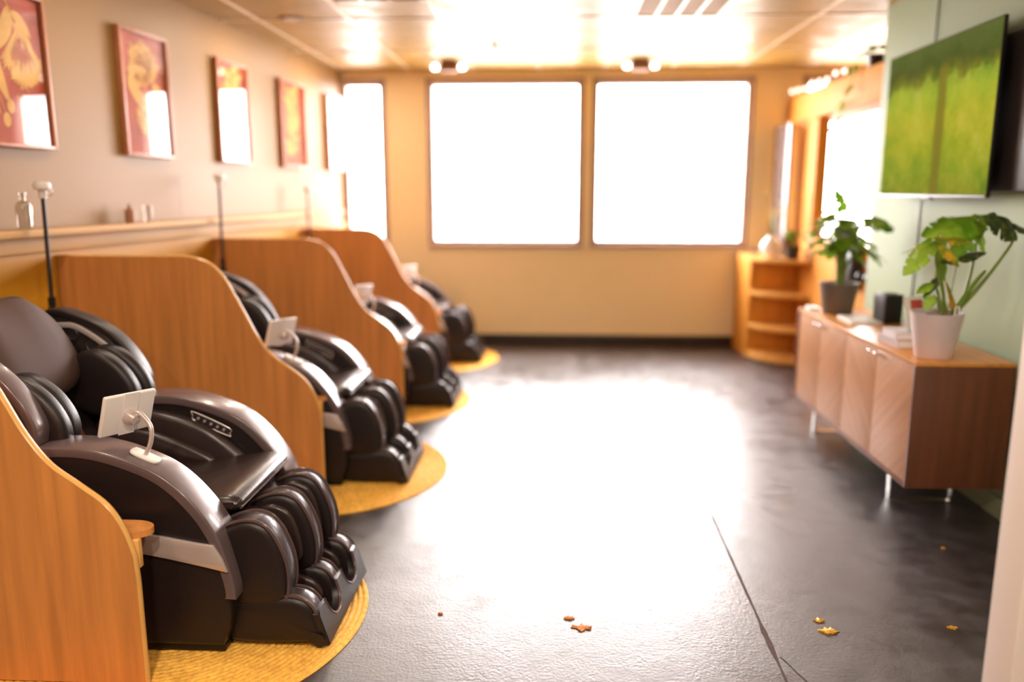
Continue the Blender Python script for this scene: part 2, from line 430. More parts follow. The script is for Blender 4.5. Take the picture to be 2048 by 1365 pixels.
# ceiling grid
GX = [-2.61, -2.0, -1.375, -.765, -.14, .485, 1.105, 1.73, 2.355, 2.98, 3.6, 4.2]
GY = [-1.6, -.4, .8, 2.0, 3.21, 4.41, 5.615, 6.815]
g = MB()
for x in GX: g.box(x-.012, x+.012, YB+.1, BACK, CEIL-.006, CEIL-.0005)
for y in GY: g.box(-2.7, XR-.1, y-.012, y+.012, CEIL-.0055, CEIL-.0006)
structure('trim_3', g, M['grid'], smooth=False)

# saw-cut joint in the floor
g = MB(); n = 90; L_ = []; R_ = []
for i in range(n+1):
    y = 1.6+(5.6-1.6)*i/n; x = .744+.0165*(y-2.3); ww = .0035+.003*random.random() + (.008*random.random() if 2.42 < y < 2.6 else 0)
    L_.append((x-ww, y, .0012)); R_.append((x+ww*random.uniform(.5, 1), y, .0012))
g.add(L_+R_, [(i, i+1, n+2+i, n+1+i) for i in range(n)])
n2 = 14; pts = [(.757+.008*k+.004*random.random(), 2.42-.022*k) for k in range(n2)]
g.add([(x-.0015, y-.001, .0011) for x, y in pts]+[(x+.0015, y+.001, .0011) for x, y in pts], [(k, k+1, n2+k+1, n2+k) for k in range(n2-1)])
structure('trim_4', g, mat('joint_filler', srgb(74, 54, 50), .85, var=.2, vscale=40), smooth=False)

# pavement outside
structure('ground', MB().box(-30, 30, BACK+.21, 60, -.25, -.05), mat('pale_pavement', srgb(210, 205, 198), .9), smooth=False)

# ------------------------------------------------------------------ wooden ledge along the left wall
led = MB().box(.021, .135, -10.9, -.35, 1.30, 1.335, .004)
t = thing('wall_ledge', 'long pale wooden ledge running along the left wall under the pictures', 'ledge', (-2.05, BACK, 0), TH)
led.build('ledge_board', M['ledgewood'], t)
MB().box(.021, .06, -10.9, -.35, 1.225, 1.2995, .003).build('ledge_apron', M['ledgewood'], t)

# ------------------------------------------------------------------ framed botanical prints
def leaf2d(g, x, z, ang, L, W, off, bend=.15):
    n = 12; a = []; b = []
    ux, uz = cos(ang), sin(ang); px, pz = -uz, ux
    for i in range(n+1):
        t = i/n; wd = W*(sin(pi*t**.75))**.9/2 if 0 < t < 1 else 0
        cx_ = x+ux*L*t+px*bend*L*t*(1-t); cz_ = z+uz*L*t+pz*bend*L*t*(1-t)
        a.append((off, cx_+px*wd, cz_+pz*wd)); b.append((off, cx_-px*wd, cz_-pz*wd))
    g.add(a+b, [(i, i+1, n+2+i, n+1+i) for i in range(n)])
def line2d(g, pts, wd, off):
    for (x0, z0), (x1, z1) in zip(pts, pts[1:]):
        d = hypot(x1-x0, z1-z0) or 1; px, pz = -(z1-z0)/d*wd/2, (x1-x0)/d*wd/2
        g.add([(off, x0+px, z0+pz), (off, x1+px, z1+pz), (off, x1-px, z1-pz), (off, x0-px, z0-pz)], [(0, 1, 2, 3)])
def blob2d(g, x, z, rx, rz, off, spikes=0, amp=.1, n=120, rnd=None):
    vs = [(off, x, z)]
    for i in range(n):
        a = 2*pi*i/n; k = 1+amp*(rnd.random() if rnd else sin(spikes*a))
        vs.append((off, x+rx*k*cos(a), z+rz*k*sin(a)))
    g.add(vs, [(0, 1+i, 1+(i+1) % n) for i in range(n)])

def picture(s0, s1, label, design):
    wdt = s1-s0; hgt = .69; zb = 1.70
    c = Matrix.Rotation(TH, 3, 'Z') @ Vector((0, (s0+s1)/2, 0))
    t = thing('framed_picture', label, 'picture', (-2.05+c.x, BACK+c.y, zb), TH, 'framed botanical prints on the left wall')
    h = wdt/2; f = MB(); e = .018
    f.box(.003, .04, -h, -h+e, 0, hgt, .002); f.box(.003, .04, h-e, h, 0, hgt, .002)
    f.box(.003, .04, -h+e, h-e, 0, e, .002); f.box(.003, .04, -h+e, h-e, hgt-e, hgt, .002)
    f.build('picture_frame', M['framewood'], t)
    MB().box(.004, .016, -h+e, h-e, e, hgt-e).build('print_paper', M['artred'], t, smooth=False)
    g = MB(); g2 = MB(); o = .0172; rnd = random.Random(design)
    if design == 1:
        # near picture: hanging stem with curved leaves and a fringed flower head, seed pods below
        line2d(g, [(.02, .68), (.05, .6), (.065, .55), (.075, .5)], .008, o)
        leaf2d(g, .05, .62, -2.1, .26, .075, o, .35); leaf2d(g, .06, .6, -.75, .15, .05, o+.0002, .2); leaf2d(g, .07, .55, -.85, .16, .045, o+.0003, .2)
        leaf2d(g, .0, .62, 2.9, .22, .06, o+.0001, -.3)
        n = 90
        for i in range(n):
            a = -pi/2+(i/n-.5)*1.9+rnd.uniform(-.03, .03); l = rnd.uniform(.19, .25)
            x, z = .095+.02*cos(a), .52
            line2d(g, [(x, z), (x+l*cos(a)*.55, z+l*sin(a)*1.05)], .0065, o+.0004+i*.000002)
        blob2d(g, .125, .37, .085, .085, o+.0001, amp=.16, rnd=rnd)
        for i in range(34):
            a = -pi/2+(i/34-.5)*1.3; x, z = .1, .53; l0, l1 = rnd.uniform(.03, .1), rnd.uniform(.14, .21)
            line2d(g2, [(x+l0*cos(a)*.7, z+l0*sin(a)), (x+l1*cos(a)*.75, z+l1*sin(a))], .0022, o+.0012)
        leaf2d(g, -.1, .5, -1.25, .34, .07, o, -.2); leaf2d(g, -.2, .35, -1.0, .25, .06, o)
        for (x, z, a) in ((.14, .2, -pi/2), (.0, .2, -1.2), (-.03, .14, -pi/2), (-.12, .16, -1.7)):
            line2d(g, [(x-.03, z+.08), (x, z+.0)], .003, o); blob2d(g, x, z-.02, .022, .032, o, n=24, amp=0)
        for i in range(14): blob2d(g, rnd.uniform(.03, .12), rnd.uniform(.22, .25), .002, .004, o, n=6, amp=0)
    elif design == 2:
        blob2d(g, .0, .52, .12, .1, o, amp=.25, rnd=rnd, n=60)
        for i in range(26):
            a = rnd.uniform(0, 2*pi); leaf2d(g, .0+rnd.uniform(-.05, .08), .5+rnd.uniform(-.05, .06), a, .1, .035, o+.0002)
        leaf2d(g, -.02, .4, 2.6, .15, .09, o+.0002); leaf2d(g, -.14, .45, -1.2, .17, .09, o+.0003); leaf2d(g, .08, .42, -.9, .16, .08, o+.0003)
        line2d(g, [(0, .5), (.01, .3), (.0, .06)], .008, o)
        for i in range(8): leaf2d(g, 0, .1+.03*i, rnd.choice((.6, 2.4)), .13, .04, o+.0002)
        for i in range(60):
            x, z, a = rnd.uniform(-.11, .12), rnd.uniform(.4, .62), rnd.uniform(0, pi); line2d(g2, [(x, z), (x+.03*cos(a), z+.03*sin(a))], .004, o+.0012)
    else:
        line2d(g, [(0, .64), (.02, .4), (-.01, .08)], .009, o)
        for i in range(16):
            z = .1+i*.034; sd = 1 if i % 2 else -1
            leaf2d(g, 0, z, (.5 if sd > 0 else pi-.5)+rnd.uniform(-.2, .2), rnd.uniform(.12, .19), rnd.uniform(.04, .08), o+.0002+.00002*i)
        for i in range(3): blob2d(g, rnd.uniform(-.1, .1), .15+.18*i, .04, .045, o+.0006, amp=.2, rnd=rnd, n=40)
    # keep the printed shapes inside the paper
    lim = h-e-.004
    g.v = [(v[0], max(-lim, min(lim, v[1])), max(e+.004, min(hgt-e-.004, v[2]))) for v in g.v]
    g.build('botanical_print', M['artyellow'], t, smooth=False)
    if g2.v: g2.build('print_strokes', M['artred'], t, smooth=False)
    MB().box(.024, .026, -h+e, h-e, e, hgt-e).build('picture_glass', M['artglass'], t, smooth=False)
picture(-4.56, -4.06, 'rust red botanical print with a fringed flower, nearest picture cut by the left frame edge', 1)
picture(-3.50, -3.03, 'framed print of yellow rounded foliage, second picture above the ledge from the camera', 2)
picture(-2.45, -2.00, 'framed print almost washed out by window glare, third picture above the ledge', 3)
picture(-1.45, -.96, 'framed print of pale blossoms on red, fourth picture above the ledge', 4)
picture(-.43, .0-.02, 'farthest narrow framed print beside the corner of the left wall', 5)

# ------------------------------------------------------------------ little bottles on the ledge
def bottle(s, out, prof, label, name='glass_bottle', m='bottle', cat='bottle'):
    c = Matrix.Rotation(TH, 3, 'Z') @ Vector((out, s, 0))
    o = MB().lathe(prof, 24).build(name, M[m], loc=(-2.05+c.x, BACK+c.y, 1.3355))
    return tag(o, label, cat)
bt = [(0, 0), (.03, 0), (.034, .006), (.034, .1), (.028, .118), (.012, .128), (.011, .15), (.015, .152), (.015, .162), (.0125, .162), (.009, .15), (.009, .13), (.024, .114), (.031, .1), (.031, .008), (0, .006)]
bottle(-4.38, .08, bt, 'clear glass bottle with a short neck at the near end of the ledge')
bottle(-3.60, .08, [(r*.8, z*.62) for r, z in bt], 'small brownish bottle standing on the ledge under the second picture', m='brownbox')
bottle(-3.43, .08, [(0, 0), (.022, 0), (.025, .09), (.023, .09), (.02, .006), (0, .006)], 'small clear tumbler on the ledge beside the brownish bottle', 'glass_tumbler', cat='glass')

# ------------------------------------------------------------------ woven round rugs
def make_rug():
    R0 = .67; n = 264; prof = []; rings = 34; vs = []; rows = rings*4
    for j in range(rows+1):
        r = R0*(1-j/rows*.999); ph = (j/4.0)
        for k in range(n):
            a = 2*pi*k/n
            tw = .5+.5*sin(k*2*pi/ (n/ max(24, int(132*r/R0))) + 2.2*ph)
            z = .0035+.007*abs(sin(pi*ph))**.6*(.55+.45*tw)
            rr = r+(.003*tw if j == 0 else 0)
            vs.append((rr*cos(a), rr*sin(a), z if j else .002))
    fs = [(j*n+k, j*n+(k+1) % n, (j+1)*n+(k+1) % n, (j+1)*n+k) for j in range(rows) for k in range(n)]
    vs2 = [(v[0], v[1], .0005) for v in vs[:n]]; b = len(vs); fs += [(b+k, b+(k+1) % n, (k+1) % n, k) for k in range(n)]
    return MB().add(vs+vs2, fs).build('round_rug', M['jute'])
rug = make_rug()
RUGS = [(-1.33, 2.58, 'round woven jute rug under the nearest massage chair'),
        (-1.235, 4.13, 'round woven jute rug under the second massage chair'),
        (-1.26, 5.60, 'round woven jute rug under the third massage chair'),
        (-1.15, 7.13, 'round woven jute rug under the farthest massage chair')]
for i, (x, y, l) in enumerate(RUGS):
    o = rug if i == 0 else rug.copy()
    if i: C.objects.link(o)
    o.location = (x, y, .0003); o.rotation_euler = (0, 0, i*1.1)
    tag(o, l, 'rug', 'round rugs under the massage chairs')

# ------------------------------------------------------------------ wooden partitions
def partition(i, y, xf, xw, label):
    t = thing('partition_panel', label, 'partition', (xf, y, .013), 0, 'curved wooden partitions between the massage chairs')
    # outline: straight front edge, S-curved shoulder, level top
    S = [(0, 0), (0, .34), (-.005, .42), (-.03, .50), (-.075, .575), (-.15, .635), (-.235, .70), (-.30, .79), (-.355, .90), (-.405, 1.0), (-.455, 1.09), (-.52, 1.15), (-.61, 1.178), (-.72, 1.18)]
    top = crv(S[2:], 5, False)
    path = [Vector((0, 0)), Vector((0, .34))]+top
    wb = xw-xf
    outline = [Vector((wb, 0))]+path+[Vector((wb, 1.18))]
    ns = [(p.x, p.y) for p in outline]
    g = MB(); n = len(ns); th = .011
    vs = [(p[0], -th, p[1]) for p in ns]+[(p[0], th, p[1]) for p in ns]
    fs = [tuple(range(n)), tuple(range(2*n-1, n-1, -1))]+[(k, (k+1) % n, (k+1) % n+n, k+n) for k in range(n)]
    g.add(vs, fs).build('panel_board', M['veneer'], t, ang=30)
    # rounded edge banding following the outline
    P = path+[Vector((wb, 1.18))]
    bnd = MB(); rows = []
    for k, p in enumerate(P):
        d = (P[min(k+1, len(P)-1)]-P[max(k-1, 0)]).normalized(); nn = Vector((d.y, -d.x))
        rows.append([(p.x+nn.x*o, y_, p.y+nn.y*o) for (o, y_) in ((.0003, -th), (.003, -th-.0008), (.007, -th*.7), (.009, 0), (.007, th*.7), (.003, th+.0008), (.0003, th))])
    m_ = 7; vs = [v for r in rows for v in r]
    fs = [(a*m_+b, a*m_+b+1, (a+1)*m_+b+1, (a+1)*m_+b) for a in range(len(rows)-1) for b in range(m_-1)]
    bnd.add(vs, fs).build('edge_band', M['edge'], t, ang=60)
    # quarter-round arm shelf on the chair side and the block under it
    sh = []; r = .085
    for k in range(13):
        a = -pi/2+k/12*pi; sh.append((-.055+r*.95*cos(a)+.0, th+.001+ (r*.6)*(1+sin(a))))
    sh = [(-.16, th+.001)]+sh+[(-.16, th+.001+r*1.2)]
    g = MB(); n = len(sh); zz = .462
    g.add([(p[0], p[1], zz) for p in sh]+[(p[0], p[1], zz+.02) for p in sh], [tuple(range(n))[::-1], tuple(range(n, 2*n))]+[(k, (k+1) % n, (k+1) % n+n, k+n) for k in range(n)])
    g.build('side_shelf', M['veneer'], t, ang=50)
    MB().box(-.13, .004, th+.001, th+.024, .37, .4615, .004).build('shelf_block', M['edge'], t)
    return t
def LX(y): return -2.05-.092*(BACK-y)+.024
partition(0, 2.165, -1.235, LX(2.165), 'curved wooden partition in the left foreground, nearest the camera')
partition(1, 3.775, -1.14, LX(3.775), 'curved wooden partition between the first and second massage chairs')
partition(2, 5.265, -1.012, LX(5.265), 'curved wooden partition between the second and third massage chairs')
partition(3, 6.76, -.975, LX(6.76), 'farthest curved wooden partition, before the last massage chair')

# ------------------------------------------------------------------ massage chairs
def make_chair():
    t = thing('massage_chair', '', 'massage chair', (-1.35, 2.70, .0125))
    ox, oy = -1.35, 2.70
    def L(pts): return [(p[0]-ox, p[1]) for p in pts]
    Z = .0
    # --- body side shells
    side = [(-1.98, .02), (-2.02, .12), (-2.0, .42), (-1.9, .58), (-1.75, .655), (-1.6, .685), (-1.46, .685), (-1.33, .655), (-1.22, .60), (-1.13, .515), (-1.07, .42), (-1.04, .32), (-1.022, .20), (-1.03, .10), (-1.06, .02)]
    pr = crv(L(side[1:-1]), 5, False); pr = [Vector((-1.98-ox, .03))]+pr+[Vector((-1.06-ox, .03))]
    for sgn in (-1, 1):
        a, b = (-.385, -.265) if sgn < 0 else (.265, .385)
        MB().slab(pr, a, b, .022, .004, floor0=.003).build('side_panel', M['leather'], t)
        # glossy trim band running over the arm and down the front
        path = crv(L([(-1.86, .63), (-1.72, .675), (-1.6, .7), (-1.46, .70), (-1.33, .668), (-1.21, .612), (-1.115, .52), (-1.052, .42), (-1.02, .32), (-1.003, .24), (-1.003, .2)]), 6, False)
        bd = band(path, .035)
        a2, b2 = (a-.006, b+.012) if sgn < 0 else (a-.012, b+.006)
        tr = MB().slab(bd, a2, b2, .007, 0, 3, 1, strip=True).build('arm_trim', M['trim'], t, ang=50)
        # silver accent on the outer side
        y0, y1 = (a-.016, a-.001) if sgn < 0 else (b+.001, b+.016)
        sp = [(-1.36, .44), (-1.16, .405), (-1.10, .395), (-1.06, .39), (-1.035, .345), (-1.02, .30), (-1.085, .315), (-1.2, .34), (-1.36, .37)]
        MB().slab(L(sp), y0, y1, .004, 0, 2, 1).build('silver_accent', M['silver'], t, ang=30)
    # --- base
    MB().box(-.6, .29, -.36, -.28, 0, .03, .006).box(-.6, .29, .28, .36, 0, .03, .006).box(-.5, .25, -.28, .28, .01, .03).build('base_frame', M['black'], t)
    # --- lower body between the shells
    body = crv([(-.6, .05), (-.62, .3), (-.45, .36), (.1, .37), (.27, .38), (.29, .3), (.28, .08)], 4)
    MB().slab(body, -.266, .266, .01, floor0=.003).build('inner_body', M['shell'], t)
    # --- seat cushion
    seat = crv([(-.42, .37), (-.40, .43), (-.2, .445), (.05, .465), (.24, .492), (.305, .487), (.325, .465), (.30, .44), (.1, .40), (-.15, .37)], 5)
    sc = MB().slab(seat, -.255, .255, .035, .0, 5).build('seat_cushion', M['leather_soft'], t)
    pp = [(.322, y, .455) for y in [-.24+.48*k/10 for k in range(11)]]
    MB().tube(pp, .006, 8).build('seat_piping', M['pipe'], sc)
    # --- inner arm pads (soft leather hanging between arm and seat)
    for sgn in (-1, 1):
        a, b = (-.275, -.215) if sgn < 0 else (.215, .275)
        ip = crv([(-.42, .40), (-.43, .60), (-.25, .655), (-.02, .60), (.12, .50), (.17, .43), (.0, .41)], 5)
        pad = MB().slab(ip, a, b, .028, .012).build('inner_arm_pad', M['leather_soft'], t)
        a, b = (-.225, -.185) if sgn < 0 else (.185, .225)
        ip = crv([(-.36, .47), (-.36, .58), (-.22, .58), (-.05, .52), (.05, .46), (-.05, .43)], 5)
        MB().slab(ip, a, b, .019, .01).build('airbag', M['leather_soft'], pad)
    # --- back
    back = crv([(-.42, .36), (-.35, .43), (-.43, .60), (-.54, .80), (-.63, .98), (-.70, 1.02), (-.78, .98), (-.76, .8), (-.66, .5), (-.56, .36)], 5)
    MB().slab(back, -.25, .25, .05, 0, 5).build('backrest', M['leather'], t)
    # red-brown strips down the back
    st = MB()
    for yy in (-.10, .06):
        pa = crv([(-.53, .83), (-.455, .68), (-.39, .55), (-.345, .455)], 5, False)
        st.slab(band(pa, -.016), yy-.035, yy+.035, .005, 0, 2, 1, strip=True)
    st.build('back_strip', M['redbrown'], t)
    # --- back shell
    bs = crv([(-.60, .1), (-.66, .45), (-.78, .75), (-.82, 1.0), (-.76, 1.085), (-.68, 1.08), (-.66, .98), (-.72, .8), (-.62, .5), (-.52, .3), (-.5, .1)], 5)
    MB().slab(bs, -.285, .285, .04).build('back_shell', M['shell'], t)
    # --- head pillow: big puffy drape
    g = MB(); nu, nv = 28, 20; vs = []
    for j in range(nv+1):
        ph = -pi/2+pi*j/nv
        for i in range(nu):
            th = 2*pi*i/nu
            def se(c, e): return (1 if c >= 0 else -1)*abs(c)**e
            x = .085*se(cos(ph), .8)*se(cos(th), .75); y = .245*se(cos(ph), .62)*se(sin(th), .7); z = .195*se(sin(ph), .72)
            y *= 1-.10*(z/.185)
            vs.append((x+.012*sin(y*26)*(.3+.7*max(0, z/.185))*(1 if x > 0 else 0), y, z))
    fs = [(j*nu+i, j*nu+(i+1) % nu, (j+1)*nu+(i+1) % nu, (j+1)*nu+i) for j in range(nv) for i in range(nu)]
    g.add(vs, fs)
    g.xf(Matrix.Translation((-.535, -.02, .925)) @ Matrix.Rotation(radians(-24), 4, 'Y'))
    g.build('head_pillow', M['leather_grey'], t, ang=80)
    # --- shoulder wings
    for sgn in (-1, 1):
        wing = [(-2.10, .62), (-2.14, .85), (-2.07, .98), (-1.97, 1.025), (-1.86, 1.0), (-1.755, .94), (-1.675, .855), (-1.625, .76), (-1.635, .69), (-1.69, .65), (-1.80, .65), (-1.95, .62)]
        wc = crv(L(wing), 5)
        a, b = (-.375, -.31) if sgn < 0 else (.31, .375)
        wo = MB().slab(wc, a, b, .025, .006).build('shoulder_wing', M['leather'], t)
        rim = crv(L([(-2.09, .965), (-1.98, 1.035), (-1.86, 1.012), (-1.745, .955), (-1.66, .865), (-1.61, .765), (-1.615, .70)]), 6, False)
        MB().slab(band(rim, .03), (a-.006), (b+.006), .008, 0, 3, 1, strip=True).build('wing_trim', M['trim'] if sgn < 0 else M['leather'], wo)
        # airbag pads on the inside, toward the shoulder
        for q, (dx, k) in enumerate(((0, 1.0), (-.012, .96))):
            pc = [(-1.84+dx, .69), (-1.85+dx, .80), (-1.80+dx, .885), (-1.71+dx, .90), (-1.62+dx, .84), (-1.565+dx, .745), (-1.575+dx, .665), (-1.66+dx, .63), (-1.76+dx, .64)]
            y0 = .245-.075*q; y1 = .312-.068*q-.001
            if sgn < 0: y0, y1 = -y1, -y0
            cx_ = sum(p[0] for p in pc)/len(pc); cz_ = sum(p[1] for p in pc)/len(pc)
            pc = [(cx_+(p[0]-cx_)*k, cz_+(p[1]-cz_)*k) for p in pc]
            MB().slab(crv(L(pc), 5), y0, y1, .024, .006).build('wing_pad', M['leather'], wo)
        # speaker plate with silver blade and speaker cone on the inner face
        yi = .300 if sgn > 0 else -.300
        pl = crv(L([(-1.94, .93), (-1.93, .975), (-1.87, .985), (-1.78, .93), (-1.73, .88), (-1.78, .855), (-1.86, .86)]), 4)
        sp = MB().slab(pl, min(yi, yi+.012*sgn), max(yi, yi+.012*sgn), .003, 0, 2, 1).build('speaker_plate', M['dkgrey'], wo)
        bl = band(crv(L([(-1.94, .985), (-1.87, .983), (-1.79, .94), (-1.72, .885)]), 5, False), .022)
        MB().slab(bl, min(yi-.014*sgn, yi), max(yi-.014*sgn, yi), .004, 0, 2, 1, strip=True).build('silver_blade', M['silver'], wo)
        sk = MB()
        for (cx_, cz_, r_) in ((-1.80-ox, .90, .031), (-1.88-ox, .935, .02)):
            ring = [(cx_+r_*cos(2*pi*k/24), yi-.004*sgn, cz_+r_*sin(2*pi*k/24)) for k in range(25)]
            sk.tube(ring, .0028, 6, False)
            sk.add([(cx_, yi-.001*sgn, cz_)]+[(cx_+r_*cos(2*pi*k/24), yi-.004*sgn, cz_+r_*sin(2*pi*k/24)) for k in range(24)], [(0, 1+k, 1+(k+1) % 24) for k in range(24)])
        sk.build('speaker_cone', M['dkgrey'], wo)
    # silver strut between pillow and far wing
    for sgn in (-1, 1):
        yy = .262*sgn
        sv = [(-1.70, .80), (-1.66, .76), (-1.70, .60), (-1.735, .63)]
        MB().slab(L(sv), yy-.006, yy+.006, .002, 0, 1, 1).build('silver_strut', M['silver'], t, ang=30)
    # --- button strip on the far arm's inner face
    b0, b1 = Vector((-1.40-ox, .628)), Vector((-1.255-ox, .562)); d = (b1-b0).normalized(); nn = Vector((-d.y, d.x))
    yy = .2525; hh = .016
    oc = [b0+nn*hh, b1+nn*hh*.9-d*.01, b1-d*.0-nn*hh*.3, b1-nn*hh, b0+d*.02-nn*hh, b0+nn*hh*.1]
    oc = [Vector((p.x, p.y)) for p in oc]
    rs = MB().slab(oc, yy-.006, yy+.006, .002, 0, 2, 1).build('button_strip', M['dkgrey'], t)
    MB().tube([(p.x, yy-.006, p.y) for p in crv(oc, 4)+[oc[0]]], .0018, 6, False).build('strip_rim', M['silver'], rs)
    for k in range(5):
        p = b0+(b1-b0)*(.16+.17*k)
        MB().tube([(p.x, yy-.004, p.y), (p.x, yy-.011, p.y)], .0055, 12).build('button', M['silver'], rs)
    # --- foot rest
    fz = 0.0
    up = L([(-1.075, .17), (-1.10, .30), (-1.085, .385), (-1.03, .43), (-.955, .452), (-.895, .435), (-.853, .375), (-.826, .29), (-.828, .20), (-.855, .165), (-.92, .15), (-1.0, .152)])
    lo = L([(-1.06, .012), (-1.06, .12), (-1.05, .155), (-.97, .17), (-.88, .178), (-.815, .17), (-.775, .135), (-.755, .08), (-.745, .03), (-.76, .012)])
    FY = [(-.325, -.215, -.03, -.012), (-.1, -.015, -.002, -.006), (.13, .215, -.006, -.02)]
    FYL = [(-.325, -.225), (-.1, -.015), (.125, .215)]
    for k, (a, b, fx, fz) in enumerate(FY):
        pc = crv([(p[0]+(fx if p[0] > -.05+.3 else 0), p[1]+fz) for p in up], 5)
        fin = MB().slab(pc, a, b, .028, .006, 5).build('calf_fin', M['leather'], t)
        # glossy piping round both faces
        for yy in (a+.012, b-.012):
            c2 = [Vector((p.x, yy, p.y)) for p in pc]
            i0, i1 = 8, len(c2)-14
            MB().tube(c2[i0:i1], .006, 8).build('fin_piping', M['pipe'], fin)
        rimp = pc[11:38]
        MB().slab(band([Vector((p.x, p.y)) for p in rimp], .012), a+.018, b-.018, .004, 0, 2, 1, strip=True).build('fin_crown', M['trim'], fin)
    for k, (a, b) in enumerate(FYL):
        pc = crv(lo, 5)
        fin = MB().slab(pc, a, b, .03, .004, 5, floor0=.003).build('foot_fin', M['leather'], t)
        MB().slab(band(pc[15:38], .012), a+.02, b-.02, .004, 0, 2, 1, strip=True).build('foot_crown', M['trim'], fin)
        for yy in (a+.012, b-.012):
            MB().tube([Vector((p.x, yy, p.y)) for p in pc[12:38]], .005, 8).build('foot_piping', M['pipe'], fin)
    def U(y0, y1, zt, zb):
        m_ = (y0+y1)/2; h = (y1-y0)/2
        return [(m_+h*cos(a), zt+(zb-zt)*abs(sin(a))**.8) for a in [pi-pi*k/14 for k in range(15)]]
    # wells between the fins: back pads, airbags, front plate
    for (a, b) in ((-.216, -.099), (-.016, .131)):
        mid = (a+b)/2
        wl = crv(L([(-1.06, .17), (-1.09, .38), (-1.03, .405), (-.985, .35), (-.96, .25), (-.955, .17)]), 4)
        w_ = MB().slab(wl, a, b, .01).build('calf_well', M['leather_soft'], t)
        for (y0, y1) in ((a+.001, a+.03), (b-.03, b-.001)):
            ap = crv(L([(-1.03, .20), (-1.04, .36), (-.98, .415), (-.91, .39), (-.875, .31), (-.87, .22), (-.93, .19)]), 5)
            MB().slab(ap, y0, y1, .013, .004).build('calf_airbag', M['leather_soft'], w_)
        fl = crv(L([(-1.05, .012), (-1.05, .13), (-.98, .125), (-.9, .09), (-.83, .05), (-.755, .048), (-.748, .012)]), 4)
        f_ = MB().slab(fl, a, b, .006, floor0=.003).build('foot_well', M['leather'], t)
        for (y0, y1) in ((a+.001, a+.028), (b-.028, b-.001)):
            ap = crv(L([(-1.0, .09), (-.99, .155), (-.9, .158), (-.83, .13), (-.80, .085), (-.82, .06), (-.92, .06)]), 5)
            MB().slab(ap, y0, y1, .012, .003).build('foot_airbag', M['leather_soft'], f_)
        rb = MB()
        for q in range(3):
            x = -.80-ox-.035*q; z = .068+.015*q
            rb.tube([(x+.004*sin(k*1.3+q), a+.03+(b-a-.06)*k/6, z+.005*sin(pi*k/6)) for k in range(7)], .008, 8)
        rb.build('toe_roller', M['leather_soft'], f_)
        # U-shaped rim at the toe opening
        u = crv([Vector((-.775-ox, a+.004, .13)), Vector((-.755-ox, a+.006, .09)), Vector((-.742-ox, a+.012, .06)), Vector((-.74-ox, mid, .052)), Vector((-.742-ox, b-.012, .06)), Vector((-.755-ox, b-.006, .09)), Vector((-.775-ox, b-.004, .13))], 4, False)
        u = [Vector((.624-.34*max(0, z_-.02), y_, z_)) for (y_, z_) in U(a-.016 if a < -.1 else a-.007, b+.006 if a < -.1 else b+.002, .128, .048)]
        MB().tube(u, .0055, 8).build('toe_rim', M['pipe'], f_)
    # continuous front plate with a U-shaped cut-out for each foot
    outl = [(-.318, .006), (-.318, .115), (-.306, .128), (-.245, .128)]+U(-.232, -.093, .128, .048)+[(-.06, .128)]+U(-.023, .133, .128, .048)+[(.19, .128), (.208, .105), (.208, .006)]
    n_ = len(outl); vs = []
    for (xx, ins) in ((.596, 0), (.622, 0), (.627, .004)):
        for (yy, zz) in outl:
            cy_, cz_ = -.055, .05
            y_ = yy-ins*(1 if yy > cy_ else -1); z_ = zz-(ins if zz > .1 else -ins if zz < .02 else 0)
            vs.append((xx-.34*max(0, z_-.02), y_, z_))
    fs = [(j*n_+i, j*n_+(i+1) % n_, (j+1)*n_+(i+1) % n_, (j+1)*n_+i) for j in (0, 1) for i in range(n_)]+[tuple(range(n_)), tuple(range(2*n_, 3*n_))]
    MB().add(vs, fs).build('front_plate', M['leather'], t, ang=35)
    # back block joining the foot rest to the body
    jb = crv([(.2, .05), (.2, .36), (.29, .39), (.32, .30), (.33, .05)], 4)
    MB().slab(jb, -.31, .235, .015, floor0=.003).build('leg_rest_back', M['leather'], t)
    # --- tablet remote on a bent stalk, on the near arm
    mt = MB().slab([(p.x, p.y) for p in crv([(-.048, -.016), (-.04, .018), (.04, .018), (.048, -.016), (.035, -.026), (-.035, -.026)], 4)], 0, .012, .005, 0, 3, 1)
    mt.xf(Matrix.Translation((.055, -.327, .653)) @ Matrix.Rotation(radians(24), 4, 'Y') @ Matrix.Rotation(radians(90), 4, 'X') )
    h = mt.build('remote_mount', M['whitep'], t)
    stk = crv([Vector((.055, -.327, .655)), Vector((.075, -.32, .70)), Vector((.075, -.31, .75)), Vector((.045, -.30, .785)), Vector((.02, -.295, .795))], 6, False)
    MB().tube(stk, .0075, 12).build('remote_stalk', M['silver'], h)
    tb = MB().box(-.092, .092, -.008, .008, -.07, .07, .006)
    nrm = Vector((.86, -.42, -.28)).normalized(); xax = Vector((0, 0, 1)).cross(nrm).normalized()*-1; zax = xax.cross(-nrm).normalized()
    zax = (nrm.cross(xax)); zax = zax if zax.z > 0 else -zax
    # local axes: x -> xax, -y -> nrm (back faces the camera), z -> zax
    Rm = Matrix((xax, -nrm, zax)).transposed().to_4x4()
    ctr = Vector((-.012, -.285, .79))
    T_ = Matrix.Translation(ctr) @ Rm @ Matrix.Rotation(radians(-3), 4, 'Y')
    tbo = tb.xf(T_).build('remote_tablet', M['whitep'], h)
    MB().box(-.085, .085, .0082, .0095, -.062, .062).xf(T_).build('tablet_screen', M['black'], tbo, smooth=False)
    st = MB().box(-.028, .028, -.0115, -.0082, -.072, .074, .0015).xf(T_); st.build('tablet_strap', M['whitep'], tbo)
    kn = MB().lathe([(0, -.03), (.02, -.024), (.026, -.008), (.022, .01), (.016, .022), (0, .026)], 20)
